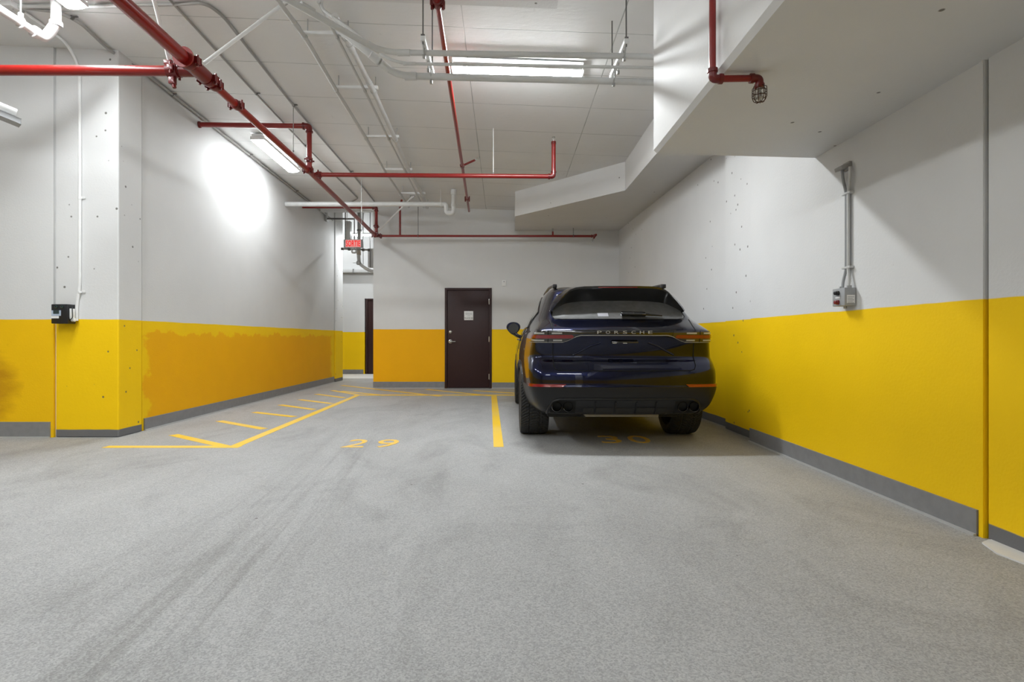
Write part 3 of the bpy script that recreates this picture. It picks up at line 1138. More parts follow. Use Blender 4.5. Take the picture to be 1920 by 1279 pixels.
def conduit(name, label, pts, r, mat='conduit', fil=0.0, couplings=(), cat='conduit', group='painted conduits', straps=()):
    pts = [Vector(p) for p in pts]
    t = thing(name, label, cat, pts[0], group)
    bm = nb()
    tube(bm, pts, r, 14, fil, nf=8)
    link_mesh('tube', bm, M[mat], t)
    for c, ax in couplings:
        bm = nb()
        lathe(bm, [(r * 1.0, -0.055), (r * 1.16, -0.052), (r * 1.16, 0.052), (r * 1.0, 0.055)], c, ax, 16)
        link_mesh('coupling', bm, M[mat], t)
    for c, ax in straps:
        bm = nb()
        ax = Vector(ax).normalized()
        s = ax.cross(Z).normalized()
        lathe(bm, [(r * 1.0, -0.01), (r * 1.2, -0.01), (r * 1.2, 0.01), (r * 1.0, 0.01)], c, ax, 12)
        obox(bm, Vector(c) + s * (r + 0.02) + Z * (r * 0.6), s * 0.02, ax * 0.01, Z * 0.004)
        link_mesh('strap', bm, M['steel_dark' if mat == 'conduit_dark' else mat], t)
    return t


# three side by side
A0, A1, A2 = P(500, -23, 3.75), P(716, 98, 4.53), P(1222, 106, 4.60)
A3 = Vector((1.93, 4.66, A2.z - 0.02))
dA = (A1 - A0).normalized()
conduit('electrical_conduit', 'nearest of the three white conduits, passing above the lit fixture in view', [A0, A1, A2, A3], 0.0235, fil=0.16,
        couplings=[(P(576, 16, 4.0) * 1.0, dA), (P(701, 89, 4.47), dA), (P(757, 99, 4.535), X)])
B0, B1, B2, B3 = PZ(603, 17, 2.86), PZ(668, 62, 2.62), PZ(733, 119, 2.38), PZ(1222, 127, 2.38)
conduit('electrical_conduit', 'thin middle conduit of the three, crossing in front of the lit fixture',
        [B0 + Vector((0, 0, 0.1)), B0, B1, B2, B3, Vector((1.93, B3.y + 0.03, B3.z))], 0.0135, fil=0.22, couplings=[(PZ(768, 119.6, 2.38), X)])
C0, C1, C2, C3 = PZ(636, 55, 2.70), PZ(690, 98, 2.50), PZ(742, 142, 2.38), PZ(1222, 154, 2.38)
dC = (C2 - C1).normalized()
conduit('electrical_conduit', 'thick farthest conduit of the three, passing below the lit fixture in view',
        [C0, C1, C2, C3, Vector((1.93, C3.y + 0.05, C3.z))], 0.031, fil=0.25,
        couplings=[(C1.lerp(C2, 0.25), dC), (C1.lerp(C2, 0.55), dC), (PZ(770, 143, 2.38), X)])


def trapeze(x, y0, y1, label):
    t = thing('trapeze_hanger', label, 'pipe hanger', (x, y0, H + ZC), 'trapeze hangers of the three conduits')
    zb = H + ZC + 0.045
    bm = nb()
    box(bm, (x - 0.02, y0 - 0.07, zb), (x + 0.02, y1 + 0.10, zb + 0.04), 0.004)
    link_mesh('strut_channel', bm, M['white_pipe'], t)
    for yy in (y0 - 0.05, y1 + 0.075):
        bm = nb()
        tube(bm, [(x, yy, zb - 0.02), (x, yy, CEIL(x, yy) - 0.003)], 0.006, 8)
        box(bm, (x - 0.016, yy - 0.016, zb + 0.042), (x + 0.016, yy + 0.016, zb + 0.055), 0.002)
        link_mesh('threaded_rod', bm, M['steel_dark'], t)
    for yy, r in ((y0 + 0.02, 0.026), (y0 + 0.27, 0.016), (y1, 0.034)):
        bm = nb()
        for s in (-1, 1):
            tube(bm, [(x, yy + s * r * 1.1, zb + 0.01), (x, yy + s * r * 1.15, zb - 0.045), (x, yy, zb - 0.05 - r)], 0.006, 6, 0.02)
        box(bm, (x - 0.012, yy - 0.012, zb - 0.075 - r), (x + 0.012, yy + 0.012, zb - 0.045 - r), 0.002)
        link_mesh('pipe_clamp', bm, M['steel'], t)
    return t


trapeze(1.005, 4.545, 5.01, 'trapeze hanger with dark rods under the conduits beside the big soffit')
trapeze(-0.66, 4.505, 4.96, 'trapeze hanger under the conduits beside the slim red pipe')

# run along the depth with strut crossbars
RYS = [-14, 70, 170, 261, 322, 366, 388]
RLX = [511, 572, 631, 687.5, 722, 752, 766]
RMX = [None, 632, 684, 729, 760, 782, 794]
RRX = [None, 648, 700, 741, 767, 792, 800]
RB = 0.17
rl = [PC(x_, y_, RB) for x_, y_ in zip(RLX, RYS)]
rm_ = [PC(x_, y_, RB) for x_, y_ in zip(RMX[1:], RYS[1:])]
rr_ = [PC(x_, y_, RB) for x_, y_ in zip(RRX[1:], RYS[1:])]
conduit('electrical_conduit', 'left rail of the ladder-like conduit run going to the back', rl, 0.022, couplings=[(rl[0].lerp(rl[1], 0.7), rl[1] - rl[0])])
conduit('electrical_conduit', 'thin middle rail of the ladder-like conduit run', [rm_[0] - (rm_[1] - rm_[0]) * 0.5] + rm_, 0.0145)
conduit('electrical_conduit', 'thick right rail of the ladder-like conduit run', [PC(628, 30, RB + 0.12)] + rr_, 0.030,
        couplings=[(rr_[0].lerp(rr_[1], 0.16), rr_[1] - rr_[0]), (rr_[0].lerp(rr_[1], 0.86), rr_[1] - rr_[0])])
ORD = ['first', 'second', 'third', 'fourth', 'fifth', 'sixth']
for i in range(6):
    a_, m2, b2 = rl[i + 1], rm_[i], rr_[i]
    yy = (a_.y + b2.y) / 2
    zz = min(a_.z, b2.z) + 0.026
    t = thing('strut_crossbar', 'steel crossbar over the ladder-like conduits, %s counting from the front' % ORD[i], 'strut channel', (a_.x, yy, zz), 'crossbars of the conduit run')
    bm = nb()
    box(bm, (a_.x - 0.01, yy - 0.02, zz), (b2.x + 0.05, yy + 0.02, zz + 0.036), 0.004)
    link_mesh('channel', bm, M['white_pipe'], t)
    for pp, r in ((a_, 0.0225), (m2, 0.015), (b2, 0.0305)):
        bm = nb()
        lathe(bm, [(r * 1.0, -0.014), (r * 1.25, -0.014), (r * 1.25, 0.014), (r * 1.0, 0.014)], (pp.x, yy, pp.z), Y, 14)
        link_mesh('clamp', bm, M['conduit'], t)
    for xx in (a_.x + 0.03, b2.x + 0.02):
        bm = nb()
        tube(bm, [(xx, yy, zz + 0.03), (xx, yy, CEIL(xx, yy) - 0.003)], 0.006, 8)
        link_mesh('threaded_rod', bm, M['steel'], t)

# thin lines on the slab
q = [PC(40, 14, 0.03), PC(110, 22, 0.03), PC(150, 42, 0.03), PC(210, 99, 0.03), PC(262, 147, 0.03)]
wl = [Vector((XL + 0.03, yy, CEIL(XL, yy) - 0.035)) for yy in (6.9, 9.0, 11.0, 13.4)]
conduit('surface_conduit', 'thin conduit following the corner of ceiling and long left wall', q[:-1] + [Vector((XL + 0.05, 6.35, CEIL(XL, 6.35) - 0.035))] + wl, 0.017, 'conduit_dark', 0.3,
        straps=[(PC(135, 33, 0.03), Y), (wl[0], Y), (wl[1], Y), (wl[2], Y)])
pts = [PC(300, -20, 0.02), PC(360, 45, 0.02), PC(480, 176, 0.02), PC(572, 273, 0.02), PC(671, 372, 0.02), PC(658, 380, 0.02)]
conduit('slab_conduit', 'thin dark conduit on the slab, hooked at its far end', pts, 0.012, 'conduit_dark', 0.05, straps=[(pts[2], Y), (pts[3], Y)])
pts = [PC(180, 10, 0.02), PC(330, 8.5, 0.02), PC(385, 5, 0.02), PC(418, 30, 0.02), PC(550, 198, 0.02), PC(657, 322, 0.02), PC(702, 378, 0.02)]
conduit('slab_conduit', 'thin dark conduit curving over the slab from the top left fixture', pts, 0.014, 'conduit_dark', 0.25, straps=[(pts[4], Y), (pts[5], Y)])
jb = PC(15, 8, 0.02)
t = thing('junction_box', 'grey junction box on the ceiling at the top left corner', 'junction box', jb)
bm = nb()
box(bm, jb + Vector((-0.10, -0.06, -0.045)), jb + Vector((0.08, 0.06, 0.018)), 0.006)
link_mesh('box', bm, M['conduit'], t)
for s in (-1, 1):
    link_mesh('screw', lathe(nb(), [(0.007, 0), (0.007, 0.004)], jb + Vector((0.06 * s - 0.01, 0, -0.045)), -Z, 8), M['steel'], t)
conduit('slab_conduit', 'pale short conduit from the junction box to the top left fixture', [jb + Vector((0.08, 0.02, -0.01)), PC(80, 12, 0.03), PC(110, 11, 0.03), PC(185, 12.5, 0.03), PC(240, 11, 0.03)], 0.017, 'conduit', 0.1)
# down to the reader
rx = P(146, 590, 5.93).x
yw = 5.955 - 0.016
conduit('surface_conduit', 'white conduit dropping down the square column to the black reader',
        [PC(44, 22, 0.025), PC(95, 58, 0.025), PC(128, 84, 0.025), Vector((rx + 0.01, yw, CEIL(rx, yw) - 0.22)), Vector((rx + 0.015, yw, 3.0)), Vector((rx + 0.012, yw, 1.62)), Vector((rx - 0.02, yw, 1.45)), Vector((rx - 0.02, yw, 1.27))],
        0.0165, 'white_pipe', 0.16, straps=[(Vector((rx + 0.014, yw, 1.58)), Z + Y * 0.001), (Vector((rx + 0.014, yw, 2.6)), Z + Y * 0.001)])

# grey pipe stub at the left edge
t = thing('pipe_stub', 'grey open pipe end with a dark channel below at the left edge', 'pipe', P(20, 205, 4.4), None)
bm = nb()
pe, ps = P(30, 213, 4.45), P(-120, 150, 4.1)
tube(bm, [ps, pe], 0.036, 18)
link_mesh('pipe', bm, M['conduit'], t)
bm = nb()
dd = (pe - ps).normalized()
obox(bm, ps.lerp(pe, 0.62) - Z * 0.065, dd * 0.2, dd.cross(Z).normalized() * 0.05, Z * 0.022, 0.004)
link_mesh('channel', bm, M['box_grey'], t)

# ------------------------------------------------------------------ wall devices
# black reader on the column joint
rd = 5.945
a, b = P(98.5, 607, 5.85), P(129.5, 570.5, 5.85)
t = thing('access_reader', 'black reader box with pale labels hung on the square column joint', 'card reader', (a.x, rd, a.z))
bm = nb()
box(bm, (a.x, rd - 0.115, a.z), (b.x, rd - 0.002, b.z), 0.008)
link_mesh('housing', bm, M['black'], t)
wd, hh = b.x - a.x, b.z - a.z
yf = rd - 0.115
lb = link_mesh('front_label', box(nb(), (a.x + 0.006, yf - 0.002, a.z + hh * 0.40), (a.x + wd * 0.60, yf + 0.001, a.z + hh * 0.68)), M['label_blue'], t, smooth=False)
link_mesh('display', box(nb(), (a.x + wd * 0.15, yf - 0.004, a.z + hh * 0.50), (a.x + wd * 0.50, yf, a.z + hh * 0.68)), M['lcd'], lb, smooth=False)
link_mesh('paper_label', box(nb(), (a.x + 0.004, yf - 0.003, a.z + hh * 0.27), (a.x + wd * 0.48, yf + 0.001, a.z + hh * 0.39)), M['plate'], t, smooth=False)
for fx in (0.33, 0.68):
    bm = nb()
    lathe(bm, [(0.018, 0), (0.018, 0.006), (0.010, 0.007), (0.010, 0.002)], (a.x + wd * fx, yf, a.z + hh * 0.86), -Y, 16)
    link_mesh('sensor_eye', bm, M['lcd'], t)
bm = nb()
tube(bm, [(b.x - 0.01, rd - 0.09, a.z + hh * 0.86), (b.x + 0.03, rd - 0.09, a.z + hh * 0.86), (b.x + 0.034, rd - 0.09, a.z + hh * 0.28), (b.x + 0.005, rd - 0.09, a.z + hh * 0.2)], 0.0045, 8, 0.02)
link_mesh('side_bail', bm, M['black'], t)
bm = nb()
box(bm, (b.x, rd - 0.09, a.z + hh * 0.25), (b.x + 0.016, rd - 0.03, a.z + hh * 0.78), 0.003)
lathe(bm, [(0.02, 0), (0.02, 0.03), (0.012, 0.034)], (b.x + 0.005, rd - 0.06, a.z + hh * 0.2), X, 14)
link_mesh('cable_gland', bm, M['plate'], t)
bm = nb()
tube(bm, [(b.x + 0.03, rd - 0.06, a.z + hh * 0.2), (rx - 0.05, rd - 0.04, a.z + hh * 0.15), (rx - 0.02, yw, a.z + hh * 0.28)], 0.013, 10, 0.03)
link_mesh('flex_connector', bm, M['steel'], t)

# grey control box on the right wall
t = thing('control_box', 'grey push-button control box on the right wall above the yellow', 'control box', (XR, 4.07, 1.32))
y0, y1, x0 = 4.0, 4.15, XR - 0.088
z0, z1 = P(1587, 573, 4.0).z, P(1587, 539, 4.0).z
bm = nb()
box(bm, (x0, y0, z0), (XR - 0.002, y1, z1), 0.006)
link_mesh('housing', bm, M['box_grey'], t)
zm = (z0 + z1) / 2
for zz, mt, nm in ((zm + 0.03, 'black', 'black_button'), (zm - 0.038, 'btn_red', 'red_button')):
    bm = nb()
    lathe(bm, [(0.018, 0), (0.018, 0.012), (0.014, 0.014), (0.014, 0.028), (0.010, 0.031)], (x0, 4.075, zz), -X, 16)
    link_mesh(nm, bm, M[mt], t)
link_mesh('button_label', box(nb(), (x0 - 0.0015, 4.05, zm - 0.008), (x0 + 0.001, 4.11, zm + 0.003)), M['plate'], t, smooth=False)
lab = link_mesh('side_label', box(nb(), (x0 + 0.016, y0 - 0.0015, z0 + 0.018), (XR - 0.012, y0 + 0.001, zm + 0.012)), M['plate'], t, smooth=False)
bm = nb()
for k in range(5):
    box(bm, (x0 + 0.022, y0 - 0.0025, zm - 0.004 - k * 0.011), (XR - 0.02 - (k % 2) * 0.01, y0 - 0.001, zm - 0.001 - k * 0.011))
link_mesh('print', bm, M['greyink'], lab, smooth=False)
bm = nb()
for yy in (4.03, 4.12):
    box(bm, (XR - 0.05, yy - 0.008, z1), (XR - 0.02, yy + 0.008, z1 + 0.018), 0.002)
tube(bm, [(XR - 0.04, 4.07, z0), (XR - 0.04, 4.07, z0 - 0.018)], 0.012, 10)
link_mesh('lug', bm, M['steel'], t)
t2 = thing('twin_conduit', 'pair of slim grey conduits rising from the grey control box', 'conduit', (XR, 4.07, z1))
zt = P(1582, 318, 4.1).z
for s, sg in ((-1, 0), (1, 1)):
    bm = nb()
    yy = 4.075 + s * 0.035
    yc = 4.075 + s * 0.0125
    xx = XR - 0.022
    zk1, zk2 = z1 + 0.14, zt - 0.17
    tube(bm, [(xx - 0.012, yy, z1 + 0.004), (xx - 0.01, yy, z1 + 0.05), (xx, yc, zk1), (xx, yc, zk2), (xx - 0.005, yy + s * 0.005, zk2 + 0.09), (xx - 0.008, yy + s * 0.012, zt)], 0.0105, 12, 0.06)
    link_mesh('tube', bm, M['conduit' if s < 0 else 'box_grey'], t2)
for zz in (z1 + 0.155, zt - 0.185):
    bm = nb()
    box(bm, (XR - 0.036, 4.075 - 0.05, zz - 0.008), (XR - 0.001, 4.075 + 0.05, zz + 0.008), 0.003)
    link_mesh('strap', bm, M['conduit'], t2)
bm = nb()
obox(bm, Vector((XR - 0.045, 4.09, zt + 0.012)), Vector((0.036, -0.0, 0.012)), Y * 0.045, Vector((-0.003, 0, 0.014)), 0.004)
obox(bm, Vector((XR - 0.012, 4.09, zt + 0.02)), X * 0.010, Y * 0.04, Z * 0.03, 0.003)
link_mesh('wall_bracket', bm, M['conduit_dark'], t2)

# small sensor on the back wall
c = P(945, 531, YB)
t = thing('sensor', 'small white sensor on the back wall right of the brown door', 'sensor', c)
bm = nb()
box(bm, c + Vector((-0.045, -0.028, -0.065)), c + Vector((0.045, -0.001, 0.065)), 0.006)
link_mesh('case', bm, M['plate'], t)
bm = nb()
lathe(bm, [(0.012, 0), (0.012, 0.003), (0.006, 0.006)], c + Vector((0, -0.028, 0.03)), -Y, 12)
link_mesh('dial', bm, M['greyink'], t)

# exit sign
ds = 12.25
c = P(663, 457, ds)
t = thing('exit_sign', 'red lit SORTIE exit sign hanging at the passage opening', 'exit sign', c)
wd, hh = 0.43, 0.185
bm = nb()
box(bm, c + Vector((-wd / 2, -0.03, -hh / 2)), c + Vector((wd / 2, 0.03, hh / 2)), 0.006)
body = link_mesh('sign_housing', bm, M['box_grey'], t)
fc = c + Vector((-wd / 2 + 0.04, -0.0315, -hh / 2 + 0.012))
fw, fh = wd - 0.085, hh - 0.024
face = link_mesh('sign_face', box(nb(), fc, fc + Vector((fw, 0.003, fh))), M['sign_face'], t, smooth=False)
bm = text_bm('SORTIE', fw * 0.93, fh * 0.82, 0.003, fc + Vector((fw * 0.035, 0.0, fh * 0.09)), X, Z, -Y, bold=0.012)
link_mesh('sign_lettering', bm, M['sign_red'], face, smooth=False)
for s in (-1, 1):
    bm = nb()
    tube(bm, [c + Vector((s * 0.15, 0, hh / 2)), Vector((c.x + s * 0.15, ds, CEIL(c.x, ds) - 0.004))], 0.007, 8)
    link_mesh('hanger_rod', bm, M['steel'], t)

# ------------------------------------------------------------------ services in the passage
def psg(px, py, d=13.2):
    return P(px, py, d)


t = thing('duct_bank', 'upright grey cable duct above the exit sign', 'cable duct', psg(654, 440))
bm = nb()
a, b = psg(649, 449), psg(657.5, 415)
box(bm, (a.x, 13.15, a.z), (b.x, 13.3, b.z), 0.006)
for k in range(1, 3):
    zz = a.z + (b.z - a.z) * k / 3
    box(bm, (a.x - 0.004, 13.146, zz - 0.004), (b.x + 0.004, 13.3, zz + 0.004))
link_mesh('casing', bm, M['conduit'], t)
for px in (647, 664):
    p = psg(px, 400)
    bm = nb()
    tube(bm, [Vector((p.x, 13.22, psg(px, 466).z)), Vector((p.x, 13.22, 4.948))], 0.012, 8)
    link_mesh('rod', bm, M['steel_dark'], t)
bm = nb()
p, q = psg(600, 410, 12.9), psg(663, 410.5, 12.9)
tube(bm, [Vector((XL + 0.002, 12.9, p.z)), q], 0.02, 10)
t = thing('support_bar', 'grey horizontal bar from the left wall above the exit sign', 'support bar', q)
link_mesh('bar', bm, M['steel_dark'], t)
bm = nb()
box(bm, (XL, 12.84, p.z - 0.06), (XL + 0.05, 12.96, p.z + 0.22), 0.004)
link_mesh('wall_plate', bm, M['steel'], t)
t = thing('vent_stack', 'grey upright pipe behind the exit sign', 'pipe', psg(674, 440, 13.6))
bm = nb()
tube(bm, [psg(673.5, 450, 13.6), Vector((psg(673.5, 400, 13.6).x, 13.6, 4.948))], 0.045, 14)
link_mesh('pipe', bm, M['steel'], t)
for py in (412, 432):
    bm = nb()
    lathe(bm, [(0.045, -0.02), (0.058, -0.02), (0.058, 0.02), (0.045, 0.02)], psg(673.5, py, 13.6), Z, 14)
    link_mesh('collar', bm, M['steel_dark'], t)
t = thing('valve_pipe', 'beige valve pipe bending down below the exit sign', 'valve pipe', psg(672, 490))
bm = nb()
tube(bm, [psg(672, 464), psg(672.5, 484), psg(674, 494), psg(684, 502), psg(693, 507), psg(716, 512)], 0.042, 14, 0.12)
link_mesh('pipe', bm, M['conduit'], t)
bm = nb()
tube(bm, [psg(672.5, 465), psg(672.7, 478)], 0.052, 14)
link_mesh('pipe_wrap', bm, M['tan'], t)
bm = nb()
p = psg(672, 493, 13.12)
lathe(bm, [(0.05, 0), (0.055, 0.01), (0.04, 0.03), (0.015, 0.035)], p, -Y, 16)
tube(bm, [p - X * 0.13 - Y * 0.01, p], 0.007, 8)
link_mesh('valve_bonnet', bm, M['steel'], t)
bm = nb()
p = psg(681, 500, 13.2)
tube(bm, [p, Vector((p.x, p.y, 4.948))], 0.007, 8)
link_mesh('hanger_rod', bm, M['steel'], t)
t = thing('supply_pipe', 'grey horizontal pipe running just below the exit sign', 'pipe', psg(660, 467))
bm = nb()
tube(bm, [psg(641, 466.5, 13.1), psg(672, 467.5, 13.1), psg(697, 469, 13.1)], 0.022, 12)
link_mesh('pipe', bm, M['conduit_dark'], t)
for px in (642, 655, 681, 692):
    bm = nb()
    lathe(bm, [(0.022, -0.03), (0.034, -0.028), (0.034, 0.028), (0.022, 0.03)], psg(px, 466.6 + (px - 641) * 0.045, 13.1), X, 12)
    link_mesh('coupling', bm, M['steel_dark'], t)
bm = nb()
tube(bm, [psg(660, 468, 13.1), psg(660, 474, 13.1), psg(668, 474, 13.1), psg(668, 468, 13.1)], 0.022, 10, 0.05)
link_mesh('loop', bm, M['conduit'], t)
t = thing('cable_riser', 'grey slotted riser at the edge of the back wall', 'cable riser', psg(694, 490, 14.0))
bm = nb()
a, b = psg(690, 502, 14.0), psg(699.5, 466, 14.0)
box(bm, (a.x, 13.98, a.z), (b.x + 0.1, 14.05, b.z), 0.004)
link_mesh('back_plate', bm, M['conduit'], t)
bm = nb()
p = psg(694, 501, 13.965)
tube(bm, [p, Vector((p.x, p.y, 4.948))], 0.009, 8)
link_mesh('rod', bm, M['steel_dark'], t)
t = thing('duct', 'grey horizontal duct across the end wall of the passage', 'duct', P(670, 508, 16.4))
bm = nb()
a, b = P(600, 511, 16.4), P(760, 504.5, 16.4)
box(bm, (a.x, 16.42, a.z), (b.x, 16.58, b.z), 0.006)
link_mesh('casing', bm, M['conduit'], t)
bm = nb()
for px in (632, 662, 690):
    p = P(px, 508, 16.4)
    box(bm, (p.x - 0.02, 16.41, a.z - 0.005), (p.x + 0.02, 16.59, b.z + 0.005))
link_mesh('strap', bm, M['steel'], t)

# threaded rods that hang by themselves under the slab
for px, y0p, y1p, dd_, lb_ in ((550, 177, 285, 7.2, 'thin vertical rod in front of the left fixture'), (925, 222, 326, 7.62, 'thin white rod holding the red arm in mid ceiling'),
                              (678, 335, 420, 10.0, 'thin white rod holding the red main near the drain')):
    p = P(px, y1p, dd_)
    t = thing('hanger_rod', lb_, 'hanger rod', p, 'single hanger rods')
    bm = nb()
    tube(bm, [p, Vector((p.x, p.y, CEIL(p.x, p.y) - 0.002))], 0.0055, 8)
    link_mesh('rod', bm, M['steel' if px != 925 else 'white_pipe'], t)
    bm = nb()
    lathe(bm, [(0.011, 0), (0.011, 0.02)], p, Z, 6)
    link_mesh('nut', bm, M['steel_dark'], t)

# ------------------------------------------------------------------ the car
CARX, CARY = 1.16, 5.17


def car_paint():
    m, nt, b = nmat('dark_blue_car_paint')
    tc = N(nt, 'ShaderNodeTexCoord')
    fl = noise_(nt, tc.outputs['Object'], 900.0, 1.0)
    c = mix_(nt, ramp_(nt, fl, 0.35, 0.65), (0.002, 0.003, 0.014), (0.006, 0.009, 0.042))
    L(nt, c, b.inputs['Base Color'])
    setin(b, Metallic=1.0, Roughness=0.27)
    b.inputs['Coat Weight'].default_value = 1.0
    b.inputs['Coat Roughness'].default_value = 0.025
    b.inputs['Coat IOR'].default_value = 1.45
    return m


M['paint'] = car_paint()
M['plastic'] = plain('dark_grey_bumper_plastic', (0.007, 0.007, 0.008), 0.40, spec=0.4, bump=0.1)
M['gloss_black'] = plain('gloss_black_trim', (0.004, 0.004, 0.005), 0.10, coat=1.0)
M['tinted'] = plain('dark_tinted_glass', (0.012, 0.013, 0.014), 0.05, coat=1.0, spec=0.8)
M['tinted_rear'] = plain('tinted_glass_painted_light', (0.13, 0.13, 0.128), 0.22, coat=1.0, noise=0.25)  # grey base paints in the light that shows through the rear glass
M['gap'] = plain('panel_gap', (0.002, 0.002, 0.002), 0.9)
M['lens_dark'] = plain('smoked_lamp_lens', (0.022, 0.016, 0.014), 0.12, coat=1.0)
M['lens_red'] = plain('red_lamp_lens', (0.22, 0.005, 0.007), 0.12, coat=1.0)
M['lens_clear'] = plain('clear_lamp_bar', (0.42, 0.42, 0.40), 0.15, coat=1.0)
M['reflector'] = plain('red_reflector', (0.26, 0.0015, 0.004), 0.12, coat=1.0)
M['rubber'] = plain('tyre_rubber', (0.017, 0.017, 0.017), 0.62, noise=0.2)
M['rim'] = plain('dark_alloy_rim', (0.10, 0.10, 0.105), 0.3, 0.8)
M['rail'] = plain('dark_roof_rail', (0.045, 0.045, 0.048), 0.3, 0.7)
M['under'] = plain('underbody', (0.02, 0.019, 0.018), 0.8)
M['shield'] = plain('dusty_heat_shield', (0.28, 0.25, 0.19), 0.55, 0.3)
M['tip'] = plain('black_chrome_tip', (0.22, 0.22, 0.23), 0.12, 1.0)
M['badge'] = plain('silver_badge', (0.62, 0.62, 0.61), 0.3, 0.3)

# rows: z, rear y at centre, half width at the rear corner, widest half width, front half width, front y
ROWS = [
    (0.335, 0.190, 0.74, 0.84, 0.80, 4.62), (0.36, 0.105, 0.79, 0.88, 0.84, 4.70), (0.42, 0.050, 0.845, 0.93, 0.88, 4.82),
    (0.50, 0.018, 0.880, 0.955, 0.90, 4.89), (0.58, 0.002, 0.902, 0.972, 0.92, 4.91), (0.615, 0.0, 0.908, 0.977, 0.93, 4.91),
    (0.63, 0.004, 0.908, 0.979, 0.93, 4.91), (0.70, 0.008, 0.910, 0.985, 0.935, 4.90), (0.765, 0.022, 0.910, 0.989, 0.935, 4.88),
    (0.80, 0.044, 0.908, 0.990, 0.935, 4.86), (0.835, 0.070, 0.905, 0.990, 0.93, 4.84), (0.875, 0.108, 0.900, 0.989, 0.93, 4.80),
    (0.90, 0.122, 0.896, 0.986, 0.925, 4.76), (0.96, 0.118, 0.890, 0.980, 0.92, 4.62), (1.02, 0.104, 0.882, 0.970, 0.90, 4.40),
    (1.055, 0.090, 0.876, 0.962, 0.89, 4.15), (1.10, 0.078, 0.868, 0.950, 0.88, 3.80), (1.135, 0.074, 0.858, 0.938, 0.87, 3.52),
    (1.155, 0.082, 0.848, 0.928, 0.86, 3.42), (1.18, 0.118, 0.826, 0.914, 0.84, 3.35), (1.22, 0.190, 0.790, 0.896, 0.82, 3.26),
    (1.262, 0.268, 0.752, 0.876, 0.80, 3.17), (1.30, 0.318, 0.730, 0.856, 0.77, 3.08), (1.36, 0.392, 0.705, 0.822, 0.73, 2.95),
    (1.43, 0.478, 0.680, 0.784, 0.70, 2.79), (1.50, 0.560, 0.655, 0.746, 0.67, 2.62), (1.555, 0.625, 0.632, 0.712, 0.64, 2.48),
    (1.595, 0.680, 0.610, 0.682, 0.61, 2.36), (1.625, 0.760, 0.575, 0.645, 0.57, 2.24), (1.648, 0.880, 0.525, 0.596, 0.52, 2.12),
    (1.666, 1.060, 0.44, 0.520, 0.44, 1.98), (1.677, 1.240, 0.32, 0.390, 0.32, 1.86), (1.683, 1.40, 0.15, 0.20, 0.15, 1.72)]


def lerp_row(z):
    z = min(max(z, ROWS[0][0]), ROWS[-1][0])
    for a, b in zip(ROWS[:-1], ROWS[1:]):
        if z <= b[0]:
            t = (z - a[0]) / (b[0] - a[0])
            i = ROWS.index(a)
            p = ROWS[max(i - 1, 0)]
            n = ROWS[min(i + 2, len(ROWS) - 1)]
            out = [z]
            for k in range(1, 6):
                # monotone-limited cubic through the key rows
                d0 = (b[k] - p[k]) / max(b[0] - p[0], 1e-6)
                d1 = (n[k] - a[k]) / max(n[0] - a[0], 1e-6)
                hh_ = b[0] - a[0]
                sl = (b[k] - a[k]) / hh_
                if sl == 0:
                    d0 = d1 = 0
                else:
                    d0 = max(0, min(d0 / sl, 3)) * sl
                    d1 = max(0, min(d1 / sl, 3)) * sl
                h00 = 2 * t ** 3 - 3 * t ** 2 + 1
                h10 = t ** 3 - 2 * t ** 2 + t
                h01 = -2 * t ** 3 + 3 * t ** 2
                h11 = t ** 3 - t ** 2
                out.append(h00 * a[k] + h10 * hh_ * d0 + h01 * b[k] + h11 * hh_ * d1)
            return out
    return list(ROWS[-1])


NSEG = 96
_cache = {}


def half_outline(z):
    """half plan outline of the body at height z, from the rear centre to the front centre, as (x, y) list"""
    key = round(z, 5)
    if key in _cache:
        return _cache[key]
    _, yr, wr, wm, wf, yf = lerp_row(z)
    ln = yf - yr
    k = min(1.0, ln / 4.2)
    top = max(0.0, min(1.0, (z - 1.18) / 0.12))
    bow = 0.05 + 0.05 * top
    ctrl = [(0, yr), (0.30 * wr, yr + 0.12 * bow), (0.60 * wr, yr + 0.45 * bow), (wr - 0.10 * k, yr + bow * k), (wr - 0.005, yr + (bow + 0.045) * k),
            (wr + 0.25 * (wm - wr), yr + 0.28 * k), (wr + 0.70 * (wm - wr), yr + 0.62 * k), (wm, yr + 0.24 * ln), (wm, yr + 0.36 * ln), (wm - 0.012 * k, yr + 0.5 * ln),
            (wm - 0.01 * k, yr + 0.64 * ln), (wm * 0.35 + wf * 0.65, yr + 0.82 * ln), (wf, yf - 0.34 * k), (wf - 0.10 * k, yf - 0.13 * k), (0.5 * wf, yf - 0.02 * k), (0, yf)]
    c = [(-ctrl[1][0], ctrl[1][1])] + ctrl + [(-ctrl[-2][0], ctrl[-2][1])]
    pts = []
    n = len(ctrl) - 1
    per = 12
    for i in range(n):
        p0, p1, p2, p3 = c[i], c[i + 1], c[i + 2], c[i + 3]
        for q in range(per):
            t = q / per
            w0 = (1 - t) ** 3 / 6
            w1 = (3 * t ** 3 - 6 * t ** 2 + 4) / 6
            w2 = (-3 * t ** 3 + 3 * t ** 2 + 3 * t + 1) / 6
            w3 = t ** 3 / 6
            pts.append((w0 * p0[0] + w1 * p1[0] + w2 * p2[0] + w3 * p3[0], w0 * p0[1] + w1 * p1[1] + w2 * p2[1] + w3 * p3[1]))
    pts.append((0.0, (c[n][1] + 4 * c[n + 1][1] + c[n + 2][1]) / 6))
    pts[0] = (0.0, pts[0][1])
    cum = [0.0]
    for a, b in zip(pts[:-1], pts[1:]):
        cum.append(cum[-1] + math.hypot(b[0] - a[0], b[1] - a[1]))
    _cache[key] = (pts, cum)
    return _cache[key]


